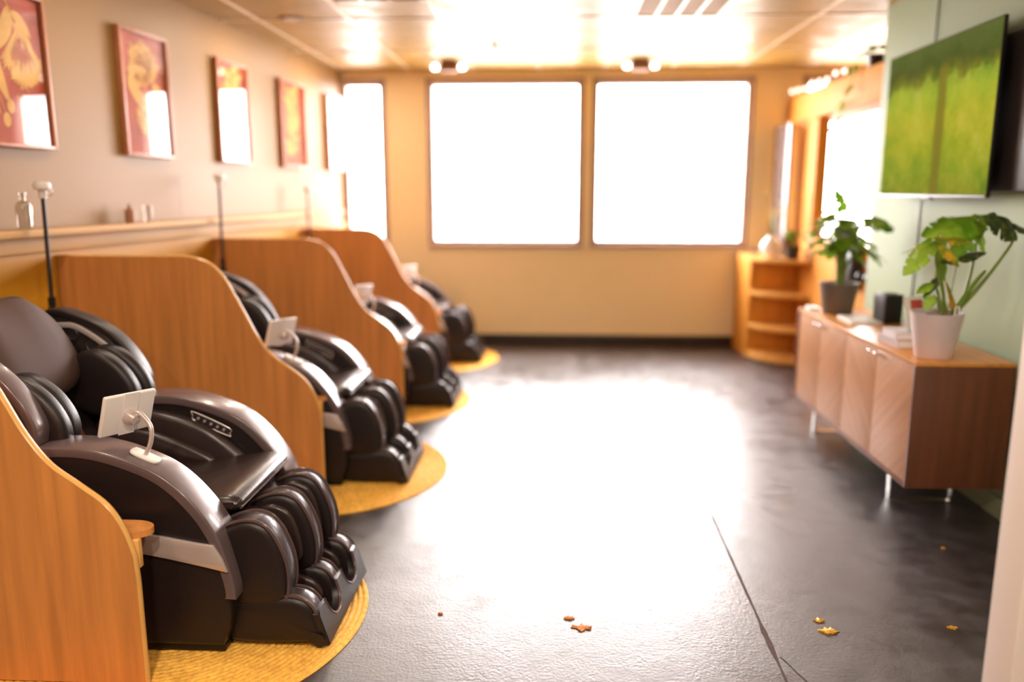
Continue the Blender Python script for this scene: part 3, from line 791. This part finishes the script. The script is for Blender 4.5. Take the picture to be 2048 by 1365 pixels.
    kn.xf(T_ @ Matrix.Translation((0, -.026, -.006)) @ Matrix.Rotation(radians(90), 4, 'X')).build('ball_joint', M['silver'], tbo)
    return t
chair = make_chair()
CHL = ['dark brown leather massage chair in the foreground, nearest to the camera',
       'dark brown massage chair second from the camera with a grey tablet on its arm',
       'dark brown massage chair in the third booth, half hidden by its partition',
       'farthest dark brown massage chair, beside the back wall']
CHP = [(-1.35, 2.70), (-1.36, 4.21), (-1.30, 5.71), (-1.245, 7.20)]
for i, (x, y) in enumerate(CHP):
    o = chair if i == 0 else copy_tree(chair)
    o.location = (x, y, .0125); tag(o, CHL[i], 'massage chair', 'massage chairs in the booths')

# ------------------------------------------------------------------ white-capped black poles behind the chairs
def make_pole():
    t = thing('capped_pole', '', 'pole')
    MB().tube([(0, 0, .0), (0, 0, .98)], .012, 14).build('lower_pole', M['black'], t)
    MB().tube([(0, 0, .93), (0, 0, .985)], .019, 14).tube([(0, 0, .99), (0, 0, 1.03)], .016, 14).build('clamp_collar', M['black'], t)
    MB().tube([(0, 0, .98), (0, 0, 1.49)], .0095, 14).build('upper_pole', M['dkgrey'], t)
    MB().lathe([(0, 0), (.016, 0), (.018, .035), (.034, .04), (.036, .06), (.03, .07), (0, .072)], 20, (0, 0, 1.475)).build('pole_cap', M['whitep'], t)
    MB().tube([(.03+.016*cos(a), 0, 1.505+.02*sin(a)) for a in [2*pi*k/16 for k in range(17)]], .002, 6, False).build('cap_ring', M['silver'], t)
    MB().lathe([(0, 0), (.09, 0), (.09, .012), (.03, .02), (0, .02)], 24).build('pole_base', M['black'], t)
    return t
pole = make_pole()
for i, (x, y, tilt, s, l) in enumerate([(-2.30, 3.50, 1.2, 1.0, 'black pole with a white cap standing behind the nearest massage chair'),
                                 (-2.165, 5.10, 1.2, 1.045, 'black pole with a white cap standing behind the second massage chair'),
                                 (-2.02, 6.60, 0, 1.0, 'sunlit pole with a white cap rising behind the third massage chair')]):
    o = pole if i == 0 else copy_tree(pole)
    o.location = (x, y, .012 if False else .0); o.rotation_euler = (0, radians(tilt), 0); o.scale = (1, 1, s)
    tag(o, l, 'pole', 'white-capped poles behind the chairs')

# ------------------------------------------------------------------ walnut credenza
t = thing('credenza', 'long walnut credenza with chevron doors on chrome legs under the television', 'cabinet', (1.60, 3.50, 0))
CW, CLn, CZ0, CZ1 = .43, 1.70, .185, .765
g = MB(); th = .018
g.box(0.0, CW, 0, th, CZ0, CZ1-th-.0005, .001); g.box(0.0, CW, CLn-th, CLn, CZ0, CZ1-th-.0005, .001)
g.box(0.0, CW, th+.0003, CLn-th-.0003, CZ0, CZ0+th, .001); g.box(CW-.01, CW, th+.0003, CLn-th-.0003, CZ0+th, CZ1-th-.001)
g.build('cabinet_body', M['walnut'], t)
MB().box(0.0, CW, 0, CLn, CZ1-th, CZ1, .0015).build('cabinet_top', M['walnut_top'], t)
dw = (CLn-2*th-.006)/4
for k in range(4):
    y0 = th+.003+k*dw; d = MB().box(.006, .024, y0+.0015, y0+dw-.0015, CZ0+th+.002, CZ1-th-.003, .001).build('cabinet_door', M['chev_a' if k % 2 else 'chev_b'], t)
    yh = y0+dw-.055 if k % 2 == 0 else y0+.018
    MB().box(-.024, .0058, yh, yh+.034, CZ1-th-.022, CZ1-th-.016, .001).build('door_handle', M['chrome'], d)
for yl in (.33, CLn-.22):
    g = MB(); w_ = .02
    for x in (.075, CW-.06): g.box(x-.004, x+.004, yl-w_, yl+w_, 0.004, CZ0-.001, .001)
    g.box(.075, CW-.06, yl-w_, yl+w_, .0005, .008, .001); g.box(.05, CW-.04, yl-w_, yl+w_, CZ0-.006, CZ0-.0005, .001)
    g.build('sled_leg', M['chrome'], t)

# ------------------------------------------------------------------ television
t = thing('television', 'wall-mounted flat television showing a green park scene', 'television', (2.0, 3.82, 1.475))
TW, THt = 1.21, .80
MB().box(-.012, .006, 0, TW, 0, THt, .003).build('tv_body', M['black'], t)
MB().box(-.0145, -.0122, .006, TW-.006, .014, THt-.006).build('tv_screen', M['tv'], t, smooth=False)
MB().box(-.018, -.0122, 0, TW, .0, .0105, .001).build('lower_bezel', mat('grey_bezel', srgb(120, 110, 104), .4), t)
MB().box(-.012, .01, .56, .66, -.010, -.0005, .002).build('sensor_bar', M['dkgrey'], t)
MB().box(.0065, .0595, .35, .85, .2, .6, .004).build('wall_bracket', M['black'], t)
MB().box(.06, .0985, -.32, .95, .03, .735, .004).build('dark_area_panel', M['dkgrey'], t)  # dark panel added to fill the dark area past the near edge

# ------------------------------------------------------------------ plants
def leafmesh(g, base, d, up, L, W, droop=.25, notch=True, seed=0, fold=.12, ns=44):
    rnd = random.Random(seed); d = Vector(d).normalized(); up = Vector(up); up = (up-d*up.dot(d)).normalized(); s_ = d.cross(up)
    base = Vector(base); rows = []; nv = 4
    for sd in (0, 1):
        nt2 = [.30+.2*k+rnd.uniform(-.05, .05) for k in range(3)]
        rows.append(nt2)
    vs = []; 
    for i in range(ns+1):
        u = i/ns
        wd = (sin(pi*min(1, (u*.93+.07))**.72))**.75 if u < 1 else 0
        row = []
        for j in range(-nv, nv+1):
            v = j/nv; k = wd
            if notch and j:
                nt2 = rows[0 if j < 0 else 1]
                for c_ in nt2:
                    if abs(u-c_) < .016: k = wd*.45
            uu = u+ .10*abs(v)*wd*(1 if notch else .3) - (.16*abs(v)*(1-u)**4 if notch else 0)
            p = base+d*L*uu+s_*(W/2*k*v)+up*(-droop*L*uu*uu-fold*W*(abs(v)*k)**2+.012*sin(u*17+v*3+seed)*W*3*abs(v))
            row.append(p)
        vs += row
    m_ = 2*nv+1
    fs = [(i*m_+j, i*m_+j+1, (i+1)*m_+j+1, (i+1)*m_+j) for i in range(ns) for j in range(m_-1)]
    g.add(vs, fs); return g

def pot(t, r0, r1, h, m, thick=.006):
    MB().lathe([(0, .0), (r0*.97, 0), (r0, .004), (r1-.001, h-.006), (r1+.001, h), (r1-thick, h), (r1-thick-.002, h-.03), (0, h-.03)], 48).build('pot', m, t)
    g = MB(); n = 40; vs = [(0, 0, h-.018)]
    for j in (1, 2, 3):
        for k in range(n):
            a = 2*pi*k/n; r = (r1-thick-.004)*j/3; vs.append((r*cos(a), r*sin(a), h-.018-.006*j/3+random.uniform(-.004, .004)))
    fs = [(0, 1+k, 1+(k+1) % n) for k in range(n)]
    for j in (0, 1): fs += [(1+j*n+k, 1+j*n+(k+1) % n, 1+(j+1)*n+(k+1) % n, 1+(j+1)*n+k) for k in range(n)]
    g.add(vs, fs).build('soil', M['soil'], t)

S_ = .00226
def PP(px, py, dy=0):   # plant-local point from measured plant outline (centre of pot foot = 0,0)
    return Vector(((px-1865)*S_+dy*.46, dy, (722-py)*S_))
t = thing('potted_monstera', 'monstera with long stems in a white pot on the near end of the credenza', 'plant', (1.735, 3.64, .7655))
pot(t, .078, .112, .205, M['potwhite'])
def stem(pts, r0, r1, m='stem'):
    MB().tube(crv([PP(*p) for p in pts], 6, False), lambda q: r0+(r1-r0)*q, 10).build('stem', M[m], t)
stem([(1878, 632, .0), (1872, 590, -.02), (1860, 545, -.04), (1848, 502, -.06), (1840, 492, -.07)], .009, .004)
stem([(1872, 632, .02), (1858, 580, .03), (1856, 545, .02), (1864, 520, .0)], .005, .003)
stem([(1884, 632, .0), (1866, 575, -.05), (1852, 530, -.06), (1850, 510, -.06)], .006, .003)
stem([(1908, 628, .02), (1922, 560, .03), (1927, 500, .04), (1927, 452, .04)], .008, .005)
stem([(1898, 632, -.01), (1925, 600, -.02), (1955, 555, -.04), (1985, 505, -.05), (1996, 478, -.06), (1990, 468, -.06)], .011, .005)
stem([(1886, 625, .01), (1890, 570, .0), (1894, 528, -.02)], .003, .0022)
stem([(1868, 632, -.03), (1860, 600, -.06), (1852, 592, -.08)], .003, .002)
stem([(1876, 630, -.02), (1862, 585, -.04), (1850, 572, -.05)], .003, .002)
# leaf sheaths at the stem feet
MB().tube(crv([PP(1900, 632, -.01), PP(1920, 590, -.02), PP(1945, 552, -.03), PP(1950, 548, -.03)], 5, False), lambda q: .016*(1-q)+.002, 8).build('leaf_sheath', M['leaf'], t)
MB().tube(crv([PP(1900, 635, 0), PP(1888, 600, -.01), PP(1876, 570, -.01)], 5, False), lambda q: .014*(1-q)+.003, 8).build('leaf_sheath', M['leafyellow'], t)
def lf(p, tip, up, W, m, **k):
    b = PP(*p); e = PP(*tip); g = MB(); d = e-b
    leafmesh(g, b, d, up, d.length, W, **k); return g.build('leaf', M[m], t, ang=80)
lf((1843, 492, -.07), (1796, 548, -.13), (.3, -.4, .8), .085, 'leaf', droop=.15, seed=1)
lf((1846, 490, -.06), (1782, 500, .02), (.1, -.3, .9), .06, 'leafyellow', droop=.3, seed=2)
lf((1848, 488, -.05), (1910, 478, -.12), (0, -.5, .8), .07, 'leafyellow', droop=.25, seed=3)
lf((1850, 492, -.05), (1902, 530, -.12), (0, -.6, .7), .06, 'leafyellow', droop=.2, seed=13)
lf((1852, 500, -.04), (1868, 575, .0), (-.8, -.4, .2), .06, 'leaf', droop=.1, seed=4, notch=False)
lf((1927, 455, .04), (1838, 452, -.05), (.1, -.55, .8), .16, 'leaf', droop=.32, seed=5)
lf((1927, 455, .04), (1880, 535, .02), (-.3, -.7, .5), .10, 'leaf', droop=.12, seed=6)
lf((1927, 452, .04), (1950, 515, .02), (.4, -.7, .5), .07, 'leaf', droop=.1, seed=7)
lf((1927, 450, .05), (1985, 438, .10), (0, -.5, .8), .12, 'leaf', droop=.3, seed=8)
lf((1995, 470, -.06), (1945, 440, -.12), (-.1, -.75, .6), .14, 'leafdark', droop=.2, seed=9)
lf((1994, 466, -.06), (2010, 455, -.02), (.1, -.6, .8), .10, 'leafdark', droop=.3, seed=10)
lf((1896, 526, -.02), (1944, 508, -.08), (.1, -.7, .7), .055, 'leafdark', droop=.1, seed=11, notch=False)
lf((1893, 530, -.02), (1868, 520, -.1), (-.1, -.7, .7), .045, 'leafdark', droop=.25, seed=12, notch=False)
lf((1850, 572, -.05), (1822, 588, -.09), (-.2, -.7, .7), .045, 'leaf', droop=.1, seed=14, notch=False)
lf((1862, 560, -.04), (1834, 600, -.05), (-.5, -.7, .4), .04, 'leafdark', droop=.1, seed=15, notch=False)
lf((1852, 594, -.08), (1842, 620, -.10), (-.3, -.8, .4), .05, 'leaf', droop=.1, seed=16, notch=False)
g = MB()
for dx in (-.009, .0075):
    g.tube(crv([Vector((.045+dx, -.085, .17)), Vector((.045+dx, -.086, .23)), Vector((.045+dx*.3, -.086, .242))], 4, False), .0035, 8)
g.build('plant_tag', M['whitep'], t)

# off-frame plant whose dark leaf reaches in at the right edge
t2 = thing('tall_potted_plant', 'dark drooping leaf of a tall potted plant entering at the right edge', 'plant', (1.94, 2.85, 0))
pot(t2, .11, .14, .28, M['potgrey'])
def stem2(pts, r0, r1): MB().tube(crv([Vector(p) for p in pts], 6, False), lambda q: r0+(r1-r0)*q, 10).build('stem', M['stem'], t2)
stem2([(0, 0, .25), (.03, .02, .8), (.05, .05, 1.2), (.01, .06, 1.50)], .012, .006)
g = MB(); leafmesh(g, (.01, .06, 1.50), (-.5, .1, -.55), (-.5, -.6, .6), .26, .17, droop=.1, seed=21); g.build('leaf', M['leafdark'], t2, ang=80)
g = MB(); leafmesh(g, (.01, .06, 1.5), (.1, .9, -.2), (-.6, -.1, .8), .25, .2, droop=.3, seed=22); g.build('leaf', M['leafdark'], t2, ang=80)

# far plant on the credenza in a dark grey pot
def bushy(name, label, loc, r0, r1, h, pm, n, L, W, spread, mk='leaf', notch=True, tall=.22, seed=3, z0=None, grp=None):
    t = thing(name, label, 'plant', loc, 0, grp); pot(t, r0, r1, h, pm)
    rnd = random.Random(seed)
    for k in range(n):
        a = 2*pi*k/n*2.4+rnd.uniform(-.3, .3); rr = spread*rnd.uniform(.35, 1); zt = h+tall*rnd.uniform(.45, 1)
        p1 = Vector((rr*.6*cos(a), rr*.6*sin(a), zt))
        MB().tube(crv([Vector((.02*cos(a), .02*sin(a), h-.03)), Vector((rr*.2*cos(a), rr*.2*sin(a), h+(zt-h)*.6)), p1], 5, False), .003, 6).build('stem', M['stem'], t)
        g = MB(); leafmesh(g, p1, (cos(a), sin(a), rnd.uniform(-.5, .35)), (0, 0, 1), L*rnd.uniform(.7, 1.15), W*rnd.uniform(.7, 1.1), droop=.4, notch=notch, seed=seed*10+k, ns=22)
        g.build('leaf', M[mk], t, ang=80)
    return t
tp = bushy('potted_monstera', 'bright green leafy plant in a dark grey pot at the far end of the credenza', (1.765, 4.97, .7655), .088, .115, .19, M['potgrey'], 44, .145, .11, .19, tall=.44, seed=5)
for (p0, p1, p2, lt, sd) in (((0, 0, .17), (.06, -.05, .4), (.1, -.12, .58), (.35, -.6, -.1), 31), ((0, 0, .17), (-.02, 0, .45), (0, .02, .62), (-.1, .1, .6), 32)):
    MB().tube(crv([Vector(p0), Vector(p1), Vector(p2)], 6, False), .004, 8).build('stem', M['stem'], tp)
    g = MB(); leafmesh(g, p2, lt, (0, -.5, .9), .17 if sd == 31 else .15, .14 if sd == 31 else .10, droop=.3, seed=sd); g.build('leaf', M['leaf'], tp, ang=80)

# ------------------------------------------------------------------ things on the credenza
t = thing('black_speaker', 'small black box speaker standing upright on the credenza by the green wall', 'speaker', (1.925, 4.62, .7655), radians(8))
MB().box(-.055, .055, -.06, .06, 0, .165, .004).build('speaker_case', M['dkgrey'], t)
MB().box(-.05, .05, -.0645, -.0605, .01, .155, .001).build('speaker_grille', M['black'], t)
MB().box(-.03, .03, -.03, .03, .1655, .171, .002).build('top_plate', M['black'], t)
def book(name, label, loc, rz, sx, sy, sz, cover, grp=None):
    t = thing(name, label, 'book', loc, rz, grp)
    MB().box(-sx/2+.003, sx/2-.003, -sy/2+.003, sy/2-.003, .0025, sz-.0025).build('pages', M['paper'], t, smooth=False)
    g = MB().box(-sx/2, sx/2, -sy/2, sy/2, 0, .0024).box(-sx/2, sx/2, -sy/2, sy/2, sz-.0024, sz).box(-sx/2, -sx/2+.0024, -sy/2, sy/2, .0024, sz-.0024)
    g.build('cover', M[cover], t, smooth=False); return t
book('book', 'lower pale grey book of the small stack behind the white pot', (1.735, 3.94, .7655), radians(6), .17, .2, .036, 'greybook', 'books stacked behind the white pot')
book('book', 'upper pale grey book of the small stack behind the white pot', (1.742, 3.945, .8020), radians(-4), .16, .19, .032, 'greybook', 'books stacked behind the white pot')
o = MB().box(-.055, .055, -.002, .002, 0, .165, .001).build('greeting_card', M['paper'], loc=(1.79, 3.95, .8345), rot=(radians(-14), 0, radians(20)))
tag(o, 'white folded card with red print propped on the books behind the white pot', 'card')
c2 = MB().box(-.02, .053, -.0032, -.0021, .07, .15).build('red_print', M['redprint'], o, smooth=False)
t = thing('catalogue', 'flat white catalogue lying on the credenza beside the black speaker', 'book', (1.795, 4.66, .7655), radians(-3))
MB().box(-.095, .075, -.13, .13, .0015, .014, .001).build('pages', M['paper'], t); MB().box(-.098, .078, -.133, .133, 0, .0012).build('cover', M['greybook'], t, smooth=False)
o = MB().box(-.03, .03, -.05, .05, 0, .02, .004).build('white_box', M['whitep'], loc=(1.66, 5.11, .7655)); tag(o, 'small white box at the far front corner of the credenza', 'box')

# ------------------------------------------------------------------ wooden booth at the right rear
t = thing('overhead_beam', 'long boxed wooden beam above the counter opening at the right rear', 'beam', (2.2, 0, 0))
MB().box(0, .3, 5.43, BACK-.02, 2.155, 2.36, .004).build('beam_box', M['booth'], t)
MB().box(-.02, .32, 5.43, BACK-.02, 2.12, 2.1545, .003).build('beam_rail', M['booth'], t)
t = thing('counter_wall', 'orange wooden half-height counter wall behind the credenza and shelf unit', 'counter', (2.2, 0, 0))
MB().box(0, .12, 5.43, BACK-.02, 0.001, 1.10, .002).build('counter_panel', M['booth'], t)
MB().box(-.02, .3, 5.43, BACK-.02, 1.1005, 1.13, .004).build('counter_top', M['edge'], t)
MB().box(.001, .1, 6.95, 7.38, 1.1305, 2.1195, .003).build('counter_post', M['booth'], t)
o = MB().box(2.08, 2.10, 7.32, BACK-.04, .933, 2.10, .002).build('dark_board', mat('dark_glossy_board', srgb(96, 84, 84), .15)); tag(o, 'dark glossy board standing on the curved shelf unit against the back wall', 'board')
t = thing('niche_box', 'orange wooden box with a white tray standing on the counter top', 'box', (2.34, 5.62, 1.1305))
MB().box(-.04, .04, -.1, .1, 0, .035, .003).build('tray', M['whitep'], t); MB().box(-.04, .04, -.1, .1, .0355, .14, .003).build('box_body', M['booth'], t)
t = thing('black_headphones', 'pair of black headphones hanging on the orange counter wall', 'headphones', (2.18, 5.63, .93))
MB().tube([(-.012, .07*cos(a), .08*sin(a)) for a in [pi*k/14 for k in range(15)]], .006, 8).build('headband', M['black'], t)
for s in (-1, 1):
    MB().lathe([(0, -.015), (.03, -.015), (.034, 0), (.03, .015), (0, .015)], 20).xf(Matrix.Translation((-.012, .07*s, -.01)) @ Matrix.Rotation(pi/2, 4, 'X')).build('ear_cup', M['black'], t)
MB().box(-.02, .019, -.006, .006, .078, .09).build('hanger', M['black'], t)
t = thing('tall_dark_speaker', 'dark box speaker on the counter wall behind the grey plant pot', 'speaker', (2.12, 5.84, .83))
MB().box(0, .074, -.075, .075, 0, .27, .004).build('speaker_case', M['dkgrey'], t); MB().box(-.004, -.0005, -.065, .065, .015, .255, .002).build('speaker_grille', M['black'], t)

# shelf unit with quarter-round open end
t = thing('curved_shelf_unit', 'orange wooden shelf unit with rounded open end beside the back wall', 'shelf', (0, 0, 0))
X0, X1, Y0, Y1 = 1.79, 2.195, 7.28, BACK-.03
MB().box(X0, X0+.02, Y0, Y1, .001, .90, .002).box(X0+.0205, X1, Y0, Y0+.02, .001, .90, .002).build('side_panel', M['booth'], t)
for k, z in enumerate((.02, .30, .60, .90)):
    pts = [(X0+(0), Y0)]
    R = X1-X0; pts = [(X1-R*cos(a), Y0-.002-R*sin(a)) for a in [pi/2*q/16 for q in range(17)]]+[(X1, Y0-.002)]
    if k == 3: pts = [(X0-.0, Y1)]+pts[:-1]+[(X1, Y1)]
    n = len(pts); th_ = .055 if k in (0,) else .03; zz = z+.001
    MB().add([(p[0], p[1], zz) for p in pts]+[(p[0], p[1], zz+th_) for p in pts], [tuple(range(n))[::-1], tuple(range(n, 2*n))]+[(q, (q+1) % n, (q+1) % n+n, q+n) for q in range(n)]).build('curved_shelf' if k < 3 else 'unit_top', M['edge'], t, ang=50)
ZT = .932
bushy('potted_plant', 'small bushy green plant in a dark pot on top of the curved shelf unit', (2.08, 7.02, ZT), .05, .065, .11, M['dkgrey'], 13, .09, .06, .07, notch=False, tall=.16, seed=9)
t = thing('flower_vase', 'round white vase of pale yellow flowers on the curved shelf unit', 'vase', (1.94, 7.2, ZT))
MB().lathe([(0, 0), (.04, 0), (.075, .04), (.09, .09), (.075, .14), (.04, .17), (.035, .19), (.03, .19), (.03, .17), (0, .16)], 28).build('vase', M['whitep'], t)
rnd = random.Random(4)
for k in range(12):
    a = rnd.uniform(0, 2*pi); r = rnd.uniform(.05, .2); z = rnd.uniform(.3, .6)
    p = Vector((r*cos(a), r*sin(a), z)); 
    s = MB().tube(crv([Vector((0, 0, .17)), Vector((r*.3*cos(a), r*.3*sin(a), z*.7)), p], 4, False), .002, 6).build('flower_stem', M['stem'], t)
    g = MB()
    for q in range(7): leafmesh(g, p, (cos(q*.9), sin(q*.9), .4), (0, 0, 1), .05, .03, notch=False, seed=q, ns=6)
    g.build('blossom', M['yellowflower'], s, ang=80)
for (x, y, l) in ((1.83, 7.34, 'pale glass tumbler at the left corner of the curved shelf unit'), (1.965, 7.0, 'clear glass tumbler in front of the small dark plant pot'), (2.16, 6.89, 'clear glass tumbler at the right end of the curved shelf unit')):
    o = MB().lathe([(0, 0), (.028, 0), (.033, .08), (.030, .08), (.025, .006), (0, .006)], 20).build('glass_tumbler', M['bottle'], loc=(x, y, ZT)); tag(o, l, 'glass')
# plant on the beam with trailing leaves
VX = -.03
t = thing('trailing_plant', 'trailing plant in a dark pot sitting on the overhead beam', 'plant', (2.285, 6.04, 2.3605))
pot(t, .05, .065, .10, M['dkgrey'])
rnd = random.Random(12)
for k in range(9):
    a = 2*pi*k/9; p = Vector((.05*cos(a), .07*sin(a), .13+.07*rnd.random()))
    MB().tube(crv([Vector((0, 0, .07)), Vector((.04*cos(a), .04*sin(a), .14)), p], 4, False), .002, 6).build('stem', M['stem'], t)
    g = MB(); leafmesh(g, p, (cos(a), sin(a), -.1), (0, 0, 1), .10, .07, notch=False, seed=k, ns=10); g.build('leaf', M['leaf'], t, ang=80)
vine = crv([Vector((-.05, 0, .09)), Vector((-.09, .05, .10)), Vector((-.125, .08, -.04)), Vector((-.13, .18, -.2)), Vector((-.14, .28, -.34))], 6, False)
v_ = MB().tube(vine, .0025, 6).build('vine', M['stem'], t)
for k, q in enumerate((9, 14, 18, 22, 24)):
    g = MB(); leafmesh(g, vine[q], (-.5, .5*(-1)**k, -.5), (-.8, -.3, .4), .11, .08, notch=False, seed=40+k, ns=10); g.build('leaf', M['leaf'], v_, ang=80)
# little bulbs strung along the top of the beam
t = thing('string_light', 'string of small round bulbs along the top of the overhead beam', 'string lights', (2.195, 0, 2.375))
pts = [Vector((0, 6.36+.19*k, .02+.012*sin(k*2.1))) for k in range(8)]
MB().tube(pts, .003, 6).build('cable', M['black'], t)
for p in pts: MB().lathe([(0, -.02), (.014, -.014), (.018, 0), (.012, .014), (.006, .02), (0, .02)], 12, (p.x-.018, p.y, p.z)).build('bulb', M['bulb'], t)

# ------------------------------------------------------------------ ceiling fixtures
def downlight(x, y, label, e=12):
    t = thing('downlight', label, 'ceiling light', (x, y, CEIL), 0, 'round recessed downlights')
    MB().lathe([(.085, -.0065), (.085, -.001), (.062, -.001), (.062, -.009), (.08, -.009)], 32).build('trim_ring', M['whitep'], t)
    MB().lathe([(0, -.004), (.061, -.004), (.061, -.0012), (0, -.0012)], 32).build('lamp_disc', M['lamp'], t)
    L = bpy.data.lights.new('downlight_lamp', 'AREA'); L.shape = 'DISK'; L.size = .11; L.energy = e; L.color = (1, .84, .66)
    o = bpy.data.objects.new('downlight_lamp', L); C.objects.link(o); o.parent = t; o.location = (0, 0, -.012)
    return t
downlight(-1.757, 5.58, 'round recessed downlight glowing over the left row of chairs')
downlight(-1.70, 6.95, 'round recessed downlight nearest the far left corner')
for (x, y, l) in ((-1.70, 4.0, 'recessed downlight in the left row, above the second chair, just out of view'), (-1.70, 2.4, 'recessed downlight in the left row above the nearest chair'), (-1.70, .8, 'recessed downlight in the left row, level with the camera'),
                  (-.6, .2, 'recessed downlight above the walkway left of the camera'),
                  (.8, 3.0, 'recessed downlight over the walkway in front of the credenza'), (.8, .6, 'recessed downlight over the walkway above the camera'), (-.4, -1.2, 'recessed downlight behind the camera')):
    downlight(x, y, l, 50 if y < .7 else 12)

def vent(x0, x1, y0, y1, slots, label):
    t = thing('ceiling_vent', label, 'vent', ((x0+x1)/2, (y0+y1)/2, CEIL))
    hx, hy = (x1-x0)/2, (y1-y0)/2; g = MB(); e = .03
    g.box(-hx, -hx+e, -hy, hy, -.016, -.007); g.box(hx-e, hx, -hy, hy, -.016, -.007); g.box(-hx+e, hx-e, -hy, -hy+e, -.016, -.007); g.box(-hx+e, hx-e, hy-e, hy, -.016, -.007)
    g.build('vent_frame', M['grid'], t, smooth=False)
    MB().box(-hx+e, hx-e, -hy+e, hy-e, -.010, -.007).build('vent_filter', M['vent_dark'], t, smooth=False)
    for k in range(1, slots):
        x = -hx+e+(2*hx-2*e)*k/slots; MB().box(x-.01, x+.01, -hy+e, hy-e, -.016, -.0102).build('vent_bar', M['grid'], t, smooth=False)
vent(.50, 1.09, 5.01, 5.60, 4, 'square ceiling vent with four brown slots at the top right')
vent(-1.36, -.78, 4.44, 5.08, 3, 'ceiling vent cut by the top edge above the left chairs')
t = thing('sprinkler_head', 'small reddish sprinkler head on the ceiling near the back wall', 'sprinkler', (-.466, 6.60, CEIL))
MB().lathe([(0, -.012), (.035, -.012), (.04, -.0015), (0, -.0015)], 20).build('escutcheon', M['brownbox'], t)
MB().lathe([(0, -.07), (.022, -.07), (.022, -.066), (.008, -.06), (.01, -.0125), (0, -.0125)], 16).build('nozzle', M['chrome'], t)
for (x, l) in ((-.93, 'brown ceiling-mounted box with two small lamp heads above the left window'), (.765, 'brown ceiling-mounted box with two small lamp heads above the right window')):
    t = thing('emergency_light', l, 'emergency light', (x, 7.40, CEIL), 0, 'twin-lamp emergency lights on the ceiling')
    MB().box(-.075, .075, -.04, .04, -.09, -.001, .006).build('housing', M['brownbox'], t)
    for s in (-1, 1):
        h = MB().tube([(s*.12, -.045, -.06), (s*.12, .02, -.045)], .035, 16).build('lamp_head', M['whitep'], t)
        MB().tube([(s*.12, -.047, -.0605), (s*.12, -.0455, -.06)], .03, 16).build('lens', M['lamp'], h)
        MB().tube([(s*.074, 0, -.045), (s*.12, 0, -.045)], .008, 8).build('lamp_arm', M['whitep'], t)

# ------------------------------------------------------------------ crumbs on the floor
def flake(x, y, r, m, label, cat, name, seed, grp=None):
    rnd = random.Random(seed); n = 26; g = MB()
    top = [(x*0+r*rnd.uniform(.35, 1)*cos(2*pi*k/n)*1.5, r*rnd.uniform(.35, 1)*sin(2*pi*k/n), rnd.uniform(.002, .006)) for k in range(n)]
    g.add([(0, 0, .006)]+top+[(p[0], p[1], .0006) for p in top], [(0, 1+k, 1+(k+1) % n) for k in range(n)]+[(1+k, 1+(k+1) % n, 1+n+(k+1) % n, 1+n+k) for k in range(n)])
    o = g.build(name, M[m], loc=(x, y, 0)); return tag(o, label, cat, grp)
flake(.962, 2.655, .017, 'gold', 'upper scrap of gold foil on the dark floor right of the joint', 'scrap', 'foil_scrap', 1)
flake(.972, 2.585, .026, 'gold', 'larger lower scrap of gold foil on the dark floor right of the joint', 'scrap', 'foil_scrap', 2)
flake(1.686, 3.276, .008, 'gold', 'tiny gold speck on the floor in front of the credenza', 'scrap', 'foil_scrap', 3)
flake(1.412, 2.629, .014, 'gold', 'small gold speck on the floor near the white wall end', 'scrap', 'foil_scrap', 4)
flake(.115, 2.565, .026, 'orangeleaf', 'larger dried orange petal on the bright floor patch', 'petal', 'dried_petal', 5)
flake(.073, 2.625, .016, 'orangeleaf', 'smaller dried orange petal behind the larger one on the bright floor', 'petal', 'dried_petal', 6)
flake(-.39, 2.635, .008, 'orangeleaf', 'tiny orange crumb on the floor near the nearest rug', 'petal', 'dried_petal', 7)
